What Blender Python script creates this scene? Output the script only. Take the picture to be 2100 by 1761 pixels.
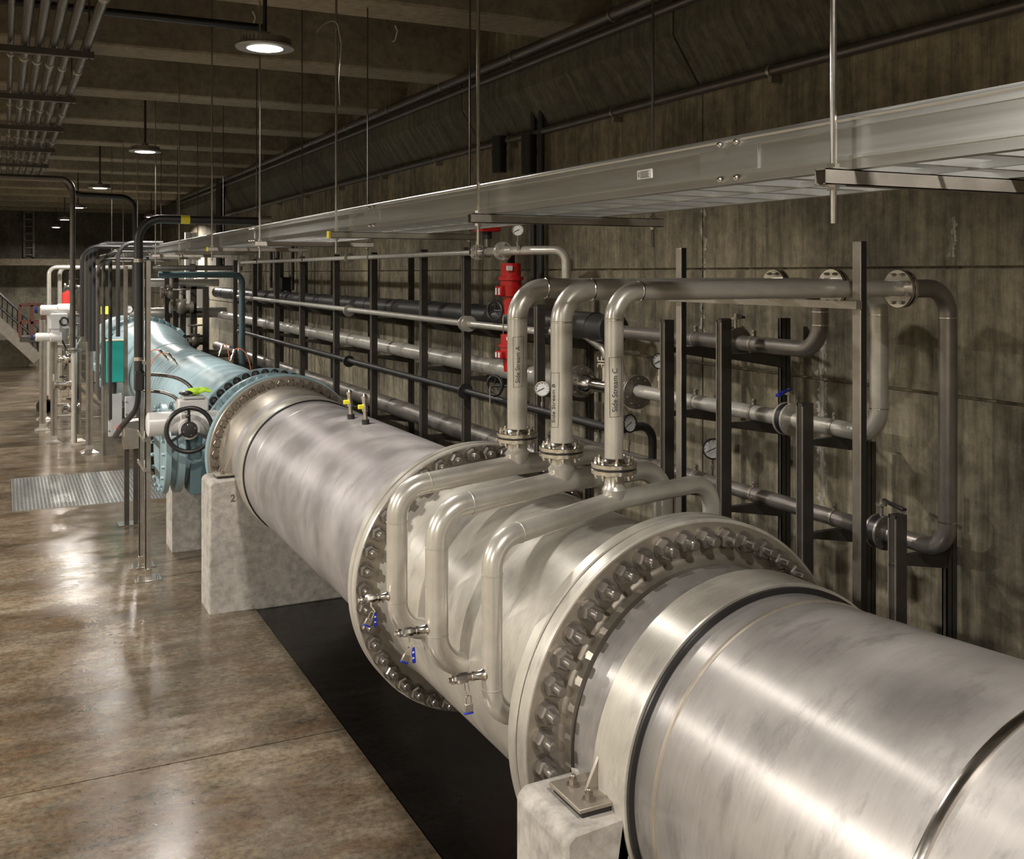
import bpy, math, random
from mathutils import Vector, Matrix
for o in list(bpy.data.objects): bpy.data.objects.remove(o)
PI = math.pi; R = math.radians
S = bpy.context.scene; COL = S.collection
random.seed(7)
# ---------------------------------------------------------------- camera, exposure, world, big lights
F = 2115.0; YAW = math.atan(1040 / F); CC, SS = math.cos(YAW), math.sin(YAW)
HZ = 560.0; H = 3.35
cd = bpy.data.cameras.new('camera'); cam = bpy.data.objects.new('camera', cd); COL.objects.link(cam)
cam.location = (0, 0, 0); cam.rotation_euler = (R(90), 0, -YAW)
cd.sensor_fit = 'HORIZONTAL'; cd.sensor_width = 36; cd.lens = F / 2100 * 36
cd.shift_y = -(1761 / 2 - HZ) / 2100
cd.clip_start = .05; cd.clip_end = 200
S.camera = cam
S.view_settings.view_transform = 'Standard'; S.view_settings.look = 'None'; S.view_settings.gamma = 1
S.view_settings.use_curve_mapping = False
S.view_settings.exposure = 0.22
wd = bpy.data.worlds.new('world'); S.world = wd; wd.use_nodes = True
wd.node_tree.nodes['Background'].inputs[0].default_value = (.9, .85, .75, 1)
wd.node_tree.nodes['Background'].inputs[1].default_value = .007
LAMP_W = 190
LAMPS = [(1.70, .8), (1.737, 7.7), (1.737, 15.0), (1.68, 21.8), (1.68, 28.6), (1.68, 35.2), (1.68, 41.2), (3.92, 32.4),
         (-4.4, -2.6), (-4.4, 4.4), (-4.4, 11.4), (-4.4, 18.4), (-4.4, 25.4)]
LZ = 1.66
def at(px, py, X=None, Y=None, Z=None):
    u = (px - 1050) / F; d = Vector((CC * u + SS, -SS * u + CC, -(py - HZ) / F))
    t = X / d.x if X is not None else Y / d.y if Y is not None else Z / d.z
    return d * t

# ---------------------------------------------------------------- materials
def nt(name):
    m = bpy.data.materials.new(name); m.use_nodes = True; n = m.node_tree
    return m, n, n.nodes['Principled BSDF']
def N(n, t, **k):
    x = n.nodes.new(t)
    for a, b in k.items():
        if a.startswith('i_'): x.inputs[int(a[2:])].default_value = b
        else: setattr(x, a, b)
    return x
def ramp(n, src, stops):
    r = N(n, 'ShaderNodeValToRGB'); e = r.color_ramp.elements
    while len(e) < len(stops): e.new(.5)
    for i, (p, c) in enumerate(stops):
        e[i].position = p; e[i].color = (c, c, c, 1) if not isinstance(c, tuple) else (*c, 1)
    n.links.new(src, r.inputs[0]); return r.outputs[0]
def coords(n, scale=(1, 1, 1), kind='Object'):
    t = N(n, 'ShaderNodeTexCoord'); m = N(n, 'ShaderNodeMapping'); m.inputs['Scale'].default_value = scale
    n.links.new(t.outputs[kind], m.inputs[0]); return m.outputs[0]
def noise(n, vec, scale, detail=4, rough=.6):
    x = N(n, 'ShaderNodeTexNoise'); x.inputs['Scale'].default_value = scale; x.inputs['Detail'].default_value = detail
    x.inputs['Roughness'].default_value = rough; n.links.new(vec, x.inputs['Vector']); return x.outputs[0]
def mixc(n, f, a, b, mode='MIX'):
    x = N(n, 'ShaderNodeMix', data_type='RGBA', blend_type=mode)
    for s, v in ((0, f), (6, a), (7, b)):
        if isinstance(v, (int, float)): x.inputs[s].default_value = v
        elif isinstance(v, tuple): x.inputs[s].default_value = (*v, 1)
        else: n.links.new(v, x.inputs[s])
    return x.outputs[2]
def bump(n, bs, h, st=.3, d=.01):
    b = N(n, 'ShaderNodeBump'); b.inputs['Strength'].default_value = st; b.inputs['Distance'].default_value = d
    n.links.new(h, b.inputs['Height']); n.links.new(b.outputs[0], bs.inputs['Normal'])
def metal(name, c, rough=.35, met=1., var=.25, sc=6, stretch=(1, 1, 1), rv=.12, b=0):
    m, n, p = nt(name); v = coords(n, stretch)
    f = ramp(n, noise(n, v, sc, 6, .65), [(.3, 0.), (.7, 1.)])
    lo = tuple(x * (1 - var) for x in c)
    n.links.new(mixc(n, f, lo, c), p.inputs['Base Color']); p.inputs['Metallic'].default_value = met
    r = N(n, 'ShaderNodeMapRange'); n.links.new(noise(n, v, sc * 2.3, 4), r.inputs[0])
    r.inputs[3].default_value = max(rough - rv, .05); r.inputs[4].default_value = rough + rv
    n.links.new(r.outputs[0], p.inputs['Roughness'])
    if b: bump(n, p, noise(n, v, sc * 5, 3), b, .004)
    return m
def plain(name, c, rough=.5, met=0., var=.12, sc=8):
    return metal(name, c, rough, met, var, sc, rv=.06)
M = {}
def big_steel(name, c, seed, met=.55, r0=.22, r1=.34, an=0.):
    # satin stainless: cloudy stain, fine brushing around the pipe, faint grime smudges
    m, n, p = nt(name); v = coords(n, (1, 1, 1)); a = noise(n, v, 1.3 + seed * .1, 6, .6)
    b = noise(n, coords(n, (2, 26, 2)), 3, 5, .7)
    f1 = ramp(n, a, [(.36, 0.), (.62, 1.)])
    c1 = mixc(n, f1, tuple(x * .62 for x in c), c)
    f2 = ramp(n, b, [(.3, .90), (.7, 1.04)])
    c2 = mixc(n, 1., c1, f2, 'MULTIPLY')
    sm = noise(n, coords(n, (1.6, 4, 1.6)), 2.1, 8, .72)
    f3 = ramp(n, sm, [(.53, 0.), (.66, .55)])
    n.links.new(mixc(n, f3, c2, (.20, .18, .17)), p.inputs['Base Color'])
    p.inputs['Metallic'].default_value = met
    if an:
        tg = N(n, 'ShaderNodeTangent', direction_type='RADIAL', axis='Y'); n.links.new(tg.outputs[0], p.inputs['Tangent']); p.inputs['Anisotropic Rotation'].default_value = .25
        p.inputs['Anisotropic'].default_value = an
    r = N(n, 'ShaderNodeMapRange'); n.links.new(a, r.inputs[0]); r.inputs[1].default_value = .3; r.inputs[2].default_value = .7
    r.inputs[3].default_value = r0; r.inputs[4].default_value = r1
    n.links.new(r.outputs[0], p.inputs['Roughness'])
    bump(n, p, b, .04, .003); return m
M['steelbig'] = big_steel('satin_stainless', (.46, .43, .41), 1, .45, .31, .42, .85)
M['steelmatte'] = big_steel('matte_stainless', (.40, .37, .365), 6, .4, .36, .48, .4)
M['steelwarm'] = big_steel('satin_stainless_warm', (.50, .465, .405), 4, .25, .26, .40)
M['neck'] = metal('stained_flange_neck', (.40, .35, .29), .42, .6, .35, 5, b=.1)
M['tube'] = metal('satin_pipe', (.62, .585, .525), .30, .5, .2, 9, rv=.07)
M['tubedk'] = metal('dull_pipe', (.30, .27, .245), .36, .7, .25, 7)
M['polish'] = metal('polished_steel', (.75, .71, .66), .2, 1., .12, 12, rv=.06)
M['nut'] = metal('nut_steel', (.30, .27, .24), .32, .7, .25, 30)
M['nutdk'] = metal('nut_steel_brown', (.27, .23, .19), .42, .7, .3, 30)
M['galv'] = metal('aluminium', (.56, .56, .545), .30, .88, .2, 4, (1, .2, 6), .07)
M['strut'] = metal('dark_strut', (.10, .088, .078), .4, .6, .3, 8)
M['strutlt'] = metal('steel_strut', (.42, .38, .33), .38, .75, .25, 8)
M['black'] = plain('black_plastic', (.018, .017, .017), .35)
M['blackpipe'] = metal('black_pipe', (.035, .033, .032), .42, .2, .3, 6)
M['conduit'] = metal('conduit_steel', (.13, .12, .105), .27, .75, .08, 4, (1, .1, 1), .04)
M['conduitdk'] = metal('dark_conduit', (.14, .125, .115), .34, .6, .25, 10)
M['blue'] = plain('blue_grey_paint', (.30, .42, .46), .32, 0., .22, 1.6)
M['bluedk'] = plain('deep_blue_grey_paint', (.10, .16, .18), .4)
M['teal'] = plain('teal_paint', (.02, .40, .34), .35)
M['white'] = plain('white_paint', (.66, .64, .62), .3)
M['greyp'] = plain('grey_paint', (.50, .50, .50), .35)
M['red'] = plain('red_paint', (.50, .012, .012), .3, 0, .3)
M['redbr'] = plain('bright_red', (.7, .05, .04), .35)
M['rust'] = plain('rust_red_steel', (.14, .05, .03), .6, 0, .4)
M['yellow'] = plain('yellow_tag', (.80, .70, .03), .5)
M['lime'] = plain('lime_fabric', (.55, .85, .05), .8, 0, .25, 20)
M['cream'] = plain('cream_tag', (.72, .64, .45), .6)
M['paper'] = plain('paper', (.8, .8, .78), .6)
M['ink'] = plain('ink', (.04, .04, .045), .7)
M['bluetag'] = plain('blue_plastic', (.01, .03, .42), .35)
M['navy'] = plain('navy_plastic', (.01, .015, .10), .4)
M['orange'] = plain('orange_cable', (.75, .22, .08), .5)
M['wire'] = plain('pale_wire', (.4, .38, .36), .4)
def concrete(name, lo, hi, streak=True, stain=False, rough=.85, sc=1.):
    m, n, p = nt(name); v = coords(n)
    a = noise(n, v, .9 * sc, 8, .68)
    c = mixc(n, ramp(n, a, [(.3, 0.), (.7, 1.)]), lo, hi)
    if streak:
        b = noise(n, coords(n, (1, 7, .55)), 1.6, 7, .7)
        c = mixc(n, 1., c, ramp(n, b, [(.30, .38), (.5, .85), (.72, 1.35)]), 'MULTIPLY')
    d = noise(n, v, 11, 6, .7)
    c = mixc(n, 1., c, ramp(n, d, [(.3, .62), (.6, 1.1)]), 'MULTIPLY')
    if stain:
        sep = N(n, 'ShaderNodeSeparateXYZ'); n.links.new(coords(n), sep.inputs[0])
        wob = noise(n, coords(n, (1, 3, 9)), 1.2, 5, .7)
        def M2(op, x, y, z=None):
            q = N(n, 'ShaderNodeMath', operation=op)
            for i, s in enumerate((x, y) if z is None else (x, y, z)):
                if isinstance(s, (int, float)): q.inputs[i].default_value = s
                else: n.links.new(s, q.inputs[i])
            return q.outputs[0]
        yy = M2('ADD', sep.outputs[1], M2('MULTIPLY', M2('SUBTRACT', wob, .5), .26))
        tot = None
        for yc, wd_, z0, z1 in ((5.70, .035, -1.75, -.45), (7.12, .02, -.5, .55), (8.9, .03, -1.9, -1.1), (4.55, .02, .1, .35)):
            l = M2('LESS_THAN', M2('ABSOLUTE', M2('SUBTRACT', yy, yc), 0), wd_)
            k = M2('MULTIPLY', M2('GREATER_THAN', sep.outputs[2], z0), M2('LESS_THAN', sep.outputs[2], z1))
            q = M2('MULTIPLY', l, k); tot = q if tot is None else M2('ADD', tot, q)
        fine = ramp(n, noise(n, coords(n, (1, 60, 4)), 2, 4), [(.4, 0.), (.6, .75)])
        c = mixc(n, M2('MULTIPLY', tot, fine), c, (.55, .52, .46))
    n.links.new(c, p.inputs['Base Color']); p.inputs['Roughness'].default_value = rough
    bump(n, p, d, .35, .01); return m
M['wall'] = concrete('wall_concrete', (.085, .072, .050), (.36, .31, .21), stain=True)
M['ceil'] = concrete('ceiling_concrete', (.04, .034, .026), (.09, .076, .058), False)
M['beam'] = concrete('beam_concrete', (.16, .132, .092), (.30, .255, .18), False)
M['corbel'] = concrete('corbel_concrete', (.06, .054, .038), (.13, .117, .08))
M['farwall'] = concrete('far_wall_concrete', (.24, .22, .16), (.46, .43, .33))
M['pillar'] = concrete('pillar_concrete', (.29, .265, .235), (.42, .385, .345), False, sc=2.5)
M['groove'] = plain('joint_filler', (.03, .026, .02), .9)
def floor_mat(name, c0, c1, c2, r0, r1):
    m, n, p = nt(name); v = coords(n)
    a = noise(n, coords(n, (1, 1.8, 1)), .8, 9, .68); b = noise(n, coords(n, (1, 2.5, 1)), 2.6, 9, .72)
    c = mixc(n, ramp(n, a, [(.36, 0.), (.62, 1.)]), c0, c1)
    c = mixc(n, ramp(n, b, [(.42, 0.), (.62, .8)]), c, c2)
    g = noise(n, v, 22, 6, .75)
    c = mixc(n, 1., c, ramp(n, g, [(.32, .5), (.60, 1.15)]), 'MULTIPLY')
    big = noise(n, v, .32, 3, .5)
    c = mixc(n, 1., c, ramp(n, big, [(.35, .62), (.62, 1.1)]), 'MULTIPLY')
    n.links.new(c, p.inputs['Base Color'])
    r = N(n, 'ShaderNodeMapRange'); n.links.new(noise(n, coords(n, (1, 2.2, 1)), 1.7, 6, .7), r.inputs[0])
    r.inputs[1].default_value = .35; r.inputs[2].default_value = .65; r.inputs[3].default_value = r0; r.inputs[4].default_value = r1
    n.links.new(r.outputs[0], p.inputs['Roughness'])
    h = N(n, 'ShaderNodeMath', operation='ADD'); n.links.new(noise(n, coords(n, (1, 3, 1)), 3.5, 4, .6), h.inputs[0])
    n.links.new(g, h.inputs[1]); bump(n, p, h.outputs[0], .16, .006)
    return m
M['floor'] = floor_mat('wet_stained_floor', (.050, .039, .026), (.21, .17, .12), (.11, .07, .040), .05, .26)
M['floordk'] = floor_mat('dark_glossy_floor', (.006, .005, .004), (.013, .010, .008), (.009, .007, .006), .08, .3)  # slab beyond the joint: near black and glossy
def emit(name, c, s):
    m, n, p = nt(name); p.inputs['Emission Color'].default_value = (*c, 1); p.inputs['Emission Strength'].default_value = s
    p.inputs['Base Color'].default_value = (.8, .8, .8, 1); return m
M['led'] = emit('lamp_diffuser', (1, .95, .85), 11)
def glass(name):
    m, n, p = nt(name); p.inputs['Base Color'].default_value = (.9, .9, .88, 1); p.inputs['Transmission Weight'].default_value = .9
    p.inputs['Roughness'].default_value = .15; return m
M['rim'] = metal('lamp_rim', (.35, .33, .30), .4, .6)

# ---------------------------------------------------------------- mesh builder
def frame(d):
    d = Vector(d).normalized(); a = Vector((0, 0, 1)) if abs(d.z) < .9 else Vector((0, 1, 0))
    u = d.cross(a).normalized(); return u, d.cross(u).normalized(), d
class MB:
    org = None
    def __init__(s): s.v = []; s.f = []
    def box(s, x0, x1, y0, y1, z0, z1):
        b = len(s.v); s.v += [(x, y, z) for z in (z0, z1) for y in (y0, y1) for x in (x0, x1)]
        s.f += [tuple(b + i for i in q) for q in ((0, 2, 3, 1), (4, 5, 7, 6), (0, 1, 5, 4), (2, 6, 7, 3), (0, 4, 6, 2), (1, 3, 7, 5))]; return s
    def obox(s, p, q, w, h, up=(0, 0, 1)):
        p, q = Vector(p), Vector(q); d = (q - p).normalized(); up = Vector(up)
        if abs(d.dot(up)) > .95: up = Vector((0, 1, 0))
        a = d.cross(up).normalized(); u = a.cross(d).normalized(); b = len(s.v)
        for e in (p, q):
            for (i, j) in ((-1, -1), (1, -1), (1, 1), (-1, 1)): s.v.append(tuple(e + a * i * w / 2 + u * j * h / 2))
        s.f += [tuple(b + i for i in k) for k in ((3, 2, 1, 0), (4, 5, 6, 7), (0, 1, 5, 4), (1, 2, 6, 5), (2, 3, 7, 6), (3, 0, 4, 7))]; return s
    def rev(s, o, d, prof, seg=32, a0=0.):
        # prof: (t along d, radius)
        u, w, d = frame(d); o = Vector(o); b = len(s.v); n = len(prof)
        for t, r in prof:
            for i in range(seg):
                a = a0 + 2 * PI * i / seg; s.v.append(tuple(o + d * t + (u * math.cos(a) + w * math.sin(a)) * r))
        for k in range(n - 1):
            for i in range(seg):
                j = (i + 1) % seg; s.f.append((b + k * seg + i, b + k * seg + j, b + (k + 1) * seg + j, b + (k + 1) * seg + i))
        if prof[0][1] > 1e-6: s.f.append(tuple(b + i for i in reversed(range(seg))))
        if prof[-1][1] > 1e-6: s.f.append(tuple(b + (n - 1) * seg + i for i in range(seg)))
        return s
    def cyl(s, p, q, r, seg=16, a0=0.):
        p, q = Vector(p), Vector(q); return s.rev(p, q - p, [(0, r), ((q - p).length, r)], seg, a0)
    def tube(s, pts, r, br=None, seg=14, caps=True, n=7):
        path = bend(pts, br if br is not None else r * 3, n); prev = None; b = len(s.v)
        for i, p in enumerate(path):
            t = (path[min(i + 1, len(path) - 1)] - path[max(i - 1, 0)]).normalized()
            if prev is None: u = frame(t)[0]
            else: u = (prev - t * prev.dot(t)).normalized()
            prev = u; w = t.cross(u)
            for k in range(seg):
                a = 2 * PI * k / seg; s.v.append(tuple(p + (u * math.cos(a) + w * math.sin(a)) * r))
        m = len(path)
        for i in range(m - 1):
            for k in range(seg):
                j = (k + 1) % seg; s.f.append((b + i * seg + k, b + i * seg + j, b + (i + 1) * seg + j, b + (i + 1) * seg + k))
        if caps: s.f.append(tuple(b + k for k in reversed(range(seg)))); s.f.append(tuple(b + (m - 1) * seg + k for k in range(seg)))
        return s
    def torus(s, c, d, R_, r, seg=36, t=10):
        u, w, d = frame(d); c = Vector(c); b = len(s.v)
        for i in range(seg):
            a = 2 * PI * i / seg; e = u * math.cos(a) + w * math.sin(a)
            for k in range(t):
                g = 2 * PI * k / t; s.v.append(tuple(c + e * (R_ + r * math.cos(g)) + d * r * math.sin(g)))
        for i in range(seg):
            for k in range(t):
                i2 = (i + 1) % seg; k2 = (k + 1) % t; s.f.append((b + i * t + k, b + i2 * t + k, b + i2 * t + k2, b + i * t + k2))
        return s
    def prism(s, poly, vec):
        b = len(s.v); n = len(poly); vec = Vector(vec)
        s.v += [tuple(p) for p in poly] + [tuple(Vector(p) + vec) for p in poly]
        s.f += [tuple(b + i for i in reversed(range(n))), tuple(b + n + i for i in range(n))]
        s.f += [(b + i, b + (i + 1) % n, b + n + (i + 1) % n, b + n + i) for i in range(n)]; return s
    def ball(s, c, r, seg=16, rings=8, sq=(1, 1, 1)):
        b = len(s.v); c = Vector(c)
        for i in range(rings + 1):
            a = PI * i / rings
            for k in range(seg):
                g = 2 * PI * k / seg; s.v.append((c.x + r * sq[0] * math.sin(a) * math.cos(g), c.y + r * sq[1] * math.sin(a) * math.sin(g), c.z + r * sq[2] * math.cos(a)))
        for i in range(rings):
            for k in range(seg): s.f.append((b + i * seg + k, b + (i + 1) * seg + k, b + (i + 1) * seg + (k + 1) % seg, b + i * seg + (k + 1) % seg))
        return s
    def build(s, name, mat, parent=None, bevel=0, loc=None, smooth=True):
        me = bpy.data.meshes.new(name)
        if loc is None: loc = s.org
        org = Vector(loc) if loc is not None else Vector((0, 0, 0))
        me.from_pydata([tuple(Vector(v) - org) for v in s.v], [], s.f)
        import bmesh
        bm = bmesh.new(); bm.from_mesh(me); bmesh.ops.recalc_face_normals(bm, faces=bm.faces); bm.to_mesh(me); bm.free()
        if smooth: me.shade_smooth(); me.set_sharp_from_angle(angle=R(32))
        me.materials.append(M[mat] if isinstance(mat, str) else mat)
        o = bpy.data.objects.new(name, me); COL.objects.link(o); o.location = org
        if parent is not None: o.parent = parent; o.location = org - pworld(parent)
        if bevel:
            b = o.modifiers.new('bevel', 'BEVEL'); b.width = bevel; b.segments = 2; b.limit_method = 'ANGLE'; b.angle_limit = R(35)
        return o
def pworld(o):
    l = Vector(o.location); p = o.parent
    while p is not None: l = l + Vector(p.location); p = p.parent
    return l
def bend(pts, br, n=7):
    pts = [Vector(p) for p in pts]
    if len(pts) < 3: return pts
    out = [pts[0]]
    for i in range(1, len(pts) - 1):
        p, a, b = pts[i], (pts[i - 1] - pts[i]), (pts[i + 1] - pts[i]); la, lb = a.length, b.length; a = a / la; b = b / lb
        ang = math.acos(max(-1, min(1, a.dot(b))))
        if ang > PI - .02: out.append(p); continue
        t = min(br / math.tan(ang / 2), la * .49 if i > 1 else la * .98, lb * .49 if i < len(pts) - 2 else lb * .98); rr = t * math.tan(ang / 2)
        bis = (a + b).normalized(); c = p + bis * (rr / math.sin(ang / 2)); s0 = p + a * t - c; s1 = p + b * t - c
        th = s0.angle(s1)
        for k in range(n + 1):
            f = k / n; out.append(c + (s0 * math.sin((1 - f) * th) + s1 * math.sin(f * th)) / math.sin(th))
    out.append(pts[-1]); return out
def struct(o): o['kind'] = 'structure'; return o
def tag(o, label, cat, group=None):
    o['label'] = label; o['category'] = cat
    if group: o['group'] = group
    return o
def thing(name, loc, label, cat, group=None):
    o = bpy.data.objects.new(name, None); COL.objects.link(o); o.location = loc; o.empty_display_size = .1
    return tag(o, label, cat, group)
def copy_tree(o, parent=None):
    c = o.copy(); COL.objects.link(c); c.parent = parent
    for ch in list(o.children): copy_tree(ch, c)
    return c
def solo(mb, name, mat, label, cat, group=None, bevel=0, loc=None):
    return tag(mb.build(name, mat, bevel=bevel, loc=loc), label, cat, group)
ORD = ['nearest', 'second', 'third', 'fourth', 'fifth', 'sixth', 'seventh', 'eighth', 'ninth', 'tenth', 'eleventh', 'twelfth']
def text_mesh(txt, size, place, name, mat, parent, bold=0.):
    cu = bpy.data.curves.new('t', 'FONT'); cu.body = txt; cu.size = size; cu.offset = bold
    to = bpy.data.objects.new('t', cu); COL.objects.link(to)
    bpy.context.view_layer.update()
    me = to.to_mesh(); vs = [v.co.copy() for v in me.vertices]; fs = [tuple(p.vertices) for p in me.polygons]; to.to_mesh_clear()
    bpy.data.objects.remove(to); mb = MB(); mb.v = [tuple(place(v.x, v.y)) for v in vs]; mb.f = fs
    return mb.build(name, mat, parent, smooth=False)

# ---------------------------------------------------------------- the setting
FZ = -H
WX = 5.30; YEND = 46.0; YB = -5.0; XL = -8.0
GX0, GX1, GY0, GY1 = .09, 2.18, 16.1, 18.7
j = .006
fl = MB()
for (x0, x1, y0, y1) in ((XL, 2.25, YB, 7.35), (XL, 2.25, 7.35, GY0), (XL, GX0, GY0, GY1), (GX1, 2.25, GY0, GY1), (XL, 2.25, GY1, 22.3), (XL, 2.25, 22.3, YEND)):
    gy0 = j if y0 in (7.35, 22.3) else 0; gy1 = j if y1 in (7.35, 22.3) else 0
    fl.box(x0, x1 - (j if x1 == 2.25 else 0), y0 + gy0, y1 - gy1, FZ - .25, FZ)
struct(fl.build('floor', 'floor', smooth=False))
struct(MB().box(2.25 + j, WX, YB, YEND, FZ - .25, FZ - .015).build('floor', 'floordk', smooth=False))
struct(MB().box(XL, WX + .3, YB, YEND, -4.6, -4.4).build('floor', 'groove'))
e = MB()
for a, b, c_, d in ((GX0 - .05, GX0, GY0, GY1), (GX1, GX1 + .05, GY0, GY1), (GX0, GX1, GY0 - .05, GY0), (GX0, GX1, GY1, GY1 + .05)): e.box(a, b, c_, d, -4.4, FZ - .26)
struct(e.build('trim_1', 'ceil', smooth=False))
# right wall as cast panels with real grooves
gz = [-4.4, -.765, .035, 3.2]; ys = [YB] + [7.12 + 4.47 * k for k in range(-2, 9)] + [YEND]; ys = [y for y in ys if y >= YB]
w = MB()
for a, b in zip(ys[:-1], ys[1:]):
    for z0, z1 in zip(gz[:-1], gz[1:]):
        w.box(WX, WX + .3, a + .008, b - .008, z0 + .011, z1 - .011)
w.box(WX + .035, WX + .4, YB, YEND, -4.4, 3.2)
struct(w.build('wall_right', 'wall', smooth=False))
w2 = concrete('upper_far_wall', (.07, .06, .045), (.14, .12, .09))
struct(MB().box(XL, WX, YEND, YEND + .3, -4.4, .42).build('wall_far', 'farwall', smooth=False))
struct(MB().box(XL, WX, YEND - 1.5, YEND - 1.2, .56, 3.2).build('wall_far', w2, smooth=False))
struct(MB().box(XL, WX, YEND - 1.9, YEND, .3, .56).build('trim_2', 'beam', smooth=False))
struct(MB().box(XL - .3, XL, YB, YEND, -4.4, 3.2).build('wall_left', 'farwall', smooth=False))
struct(MB().box(XL, WX, YB - .3, YB, -4.4, 3.2).build('wall_back', 'farwall', smooth=False))
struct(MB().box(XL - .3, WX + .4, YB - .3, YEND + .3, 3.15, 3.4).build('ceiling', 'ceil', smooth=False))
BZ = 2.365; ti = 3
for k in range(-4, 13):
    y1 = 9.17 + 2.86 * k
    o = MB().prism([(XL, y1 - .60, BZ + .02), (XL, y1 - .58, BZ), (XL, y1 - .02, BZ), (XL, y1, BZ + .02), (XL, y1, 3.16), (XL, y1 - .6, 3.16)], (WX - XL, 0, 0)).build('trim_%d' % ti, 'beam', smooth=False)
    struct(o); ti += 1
cy = [7.15 + 4.45 * k for k in range(-3, 10)]
for a, b in zip(cy[:-1], cy[1:]):
    o = MB().prism([(WX + .1, a + .014, 1.55), (WX - .02, a + .014, 1.60), (5.02, a + .014, 1.99), (5.02, a + .014, 2.33), (WX + .1, a + .014, 2.33)], (0, b - a - .028, 0)).build('trim_%d' % ti, 'corbel', smooth=False)
    struct(o); ti += 1
struct(MB().prism([(WX + .1, cy[0], 1.62), (5.07, cy[0], 2.02), (5.07, cy[0], 2.33), (WX + .1, cy[0], 2.33)], (0, cy[-1] - cy[0], 0)).build('trim_%d' % ti, 'groove', smooth=False)); ti += 1

# ---------------------------------------------------------------- ceiling lamps
def make_lamp():
    t = thing('high_bay_lamp', (0, 0, 0), 'x', 'lamp')
    MB().rev((0, 0, .03), (0, 0, 1), [(.012, .160), (-.004, .172), (-.004, .195), (.0, .20), (.055, .195), (.06, .15), (.065, .05), (.10, .045), (.105, .022)], 40).build('housing', 'strutlt', t)
    fin = MB()
    for k in range(36):
        a = 2 * PI * k / 36; d = Vector((math.cos(a), math.sin(a), 0)); fin.obox(d * .17 + Vector((0, 0, .055)), d * .212 + Vector((0, 0, .055)), .006, .055)
    fin.build('cooling_fins', 'strutlt', t)
    MB().rev((0, 0, .01), (0, 0, 1), [(0, .185), (0, .235), (.012, .24), (.02, .235), (.02, .185)], 48).build('lens_rim', 'rim', t)
    MB().rev((0, 0, .0), (0, 0, 1), [(0, .0), (.004, .12), (.012, .156), (.03, .158)], 40).build('diffuser', 'led', t)
    MB().cyl((0, 0, .12), (0, 0, 3.15 - LZ), .018, 12).build('stem', 'black', t)
    return t
lp = make_lamp()
for k, (x, y) in enumerate(LAMPS):
    t = lp if k == 0 else copy_tree(lp)
    t.location = (x, y, LZ); t.scale = (.9, .9, 1)
    if x == 1.70: l = 'added high bay lamp overhead, in line with the right row, before the picture starts'  # unseen lamp, added to brighten the near pipe and the tray
    elif x > 3: l = 'small far high bay lamp near the right wall, just above the black conduit bend'
    elif x < 0: l = 'high bay lamp of the left-hand aisle row, %s from the front' % ORD[k - 8]
    else: l = ['', 'largest glaring high bay lamp hanging from the ceiling at the top left', 'second hanging high bay lamp, above and right of the conduit bank', 'third lit high bay lamp down the row, above the black risers', 'fourth, small lit high bay lamp beside the tall dark conduit', 'fifth far high bay lamp of the row, half lost behind pipes', 'last tiny lit high bay lamp before the far wall'][k]
    tag(t, l, 'lamp', 'high bay lamps')
    ld = bpy.data.lights.new('lamp_light', 'AREA'); ld.shape = 'DISK'; ld.size = .30; ld.energy = LAMP_W * (3.9 if x < 0 else 3. if x > 3 else .70); ld.color = (1, .95, .875); ld.spread = R(164)
    lo = bpy.data.objects.new('lamp_light', ld); COL.objects.link(lo); lo.location = (x, y, LZ - .02)

# ---------------------------------------------------------------- bolts
def make_bolt(kind, s=1.):
    mb = MB()
    if kind == 'stud':
        mb.rev((0, 0, 0), (0, -1, 0), [(0, .049), (.008, .049)], 20)
        mb.rev((0, 0, 0), (0, -1, 0), [(.008, .040), (.04, .043), (.048, .036)], 6)
        mb.rev((0, 0, 0), (0, -1, 0), [(.04, .022), (.092, .022), (.098, .018)], 14)
    else:
        mb.rev((0, 0, 0), (0, -1, 0), [(0, .042), (.008, .042)], 20)
        mb.rev((0, 0, 0), (0, -1, 0), [(.008, .038), (.036, .038), (.042, .033)], 6)
    mb.v = [(a * s, b * s, c * s) for a, b, c in mb.v]
    return mb
PX, PZ = 2.73, -1.935
def ring_of_bolts(parent, mesh, Y, Rb, n, a0=0., spin=None, name='bolt'):
    base = Vector(parent.location)
    for k in range(n):
        a = a0 + 2 * PI * k / n
        o = bpy.data.objects.new(name, mesh); COL.objects.link(o); o.parent = parent
        o.location = Vector((PX + Rb * math.cos(a), Y, PZ + Rb * math.sin(a))) - base
        o.rotation_euler = (0, random.uniform(0, 1.0), 0)
def bolt_mesh(kind, mat, s=1., flip=False):
    mb = make_bolt(kind, s)
    if flip: mb.v = [(-a, -b, c) for a, b, c in mb.v]
    o = mb.build('bolt', mat); me = o.data; bpy.data.objects.remove(o); return me
BM = dict(stud=bolt_mesh('stud', 'nut', 1.0), head=bolt_mesh('head', 'nutdk', 1.1), headdk=bolt_mesh('head', 'blackpipe', 1.05), blue=bolt_mesh('head', 'blue', .9), studf=bolt_mesh('stud', 'nut', .85, True), bcap=bolt_mesh('stud', 'blackpipe', .95), bluebig=bolt_mesh('head', 'bluedk', 1.25))
def pipe_prof(prof, seg=128):
    # prof: (Y, r) outer profile along the main pipe axis
    m_ = MB().rev((PX, 0, PZ), (0, 1, 0), prof, seg); m_.org = (PX, 0, PZ); return m_

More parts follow.
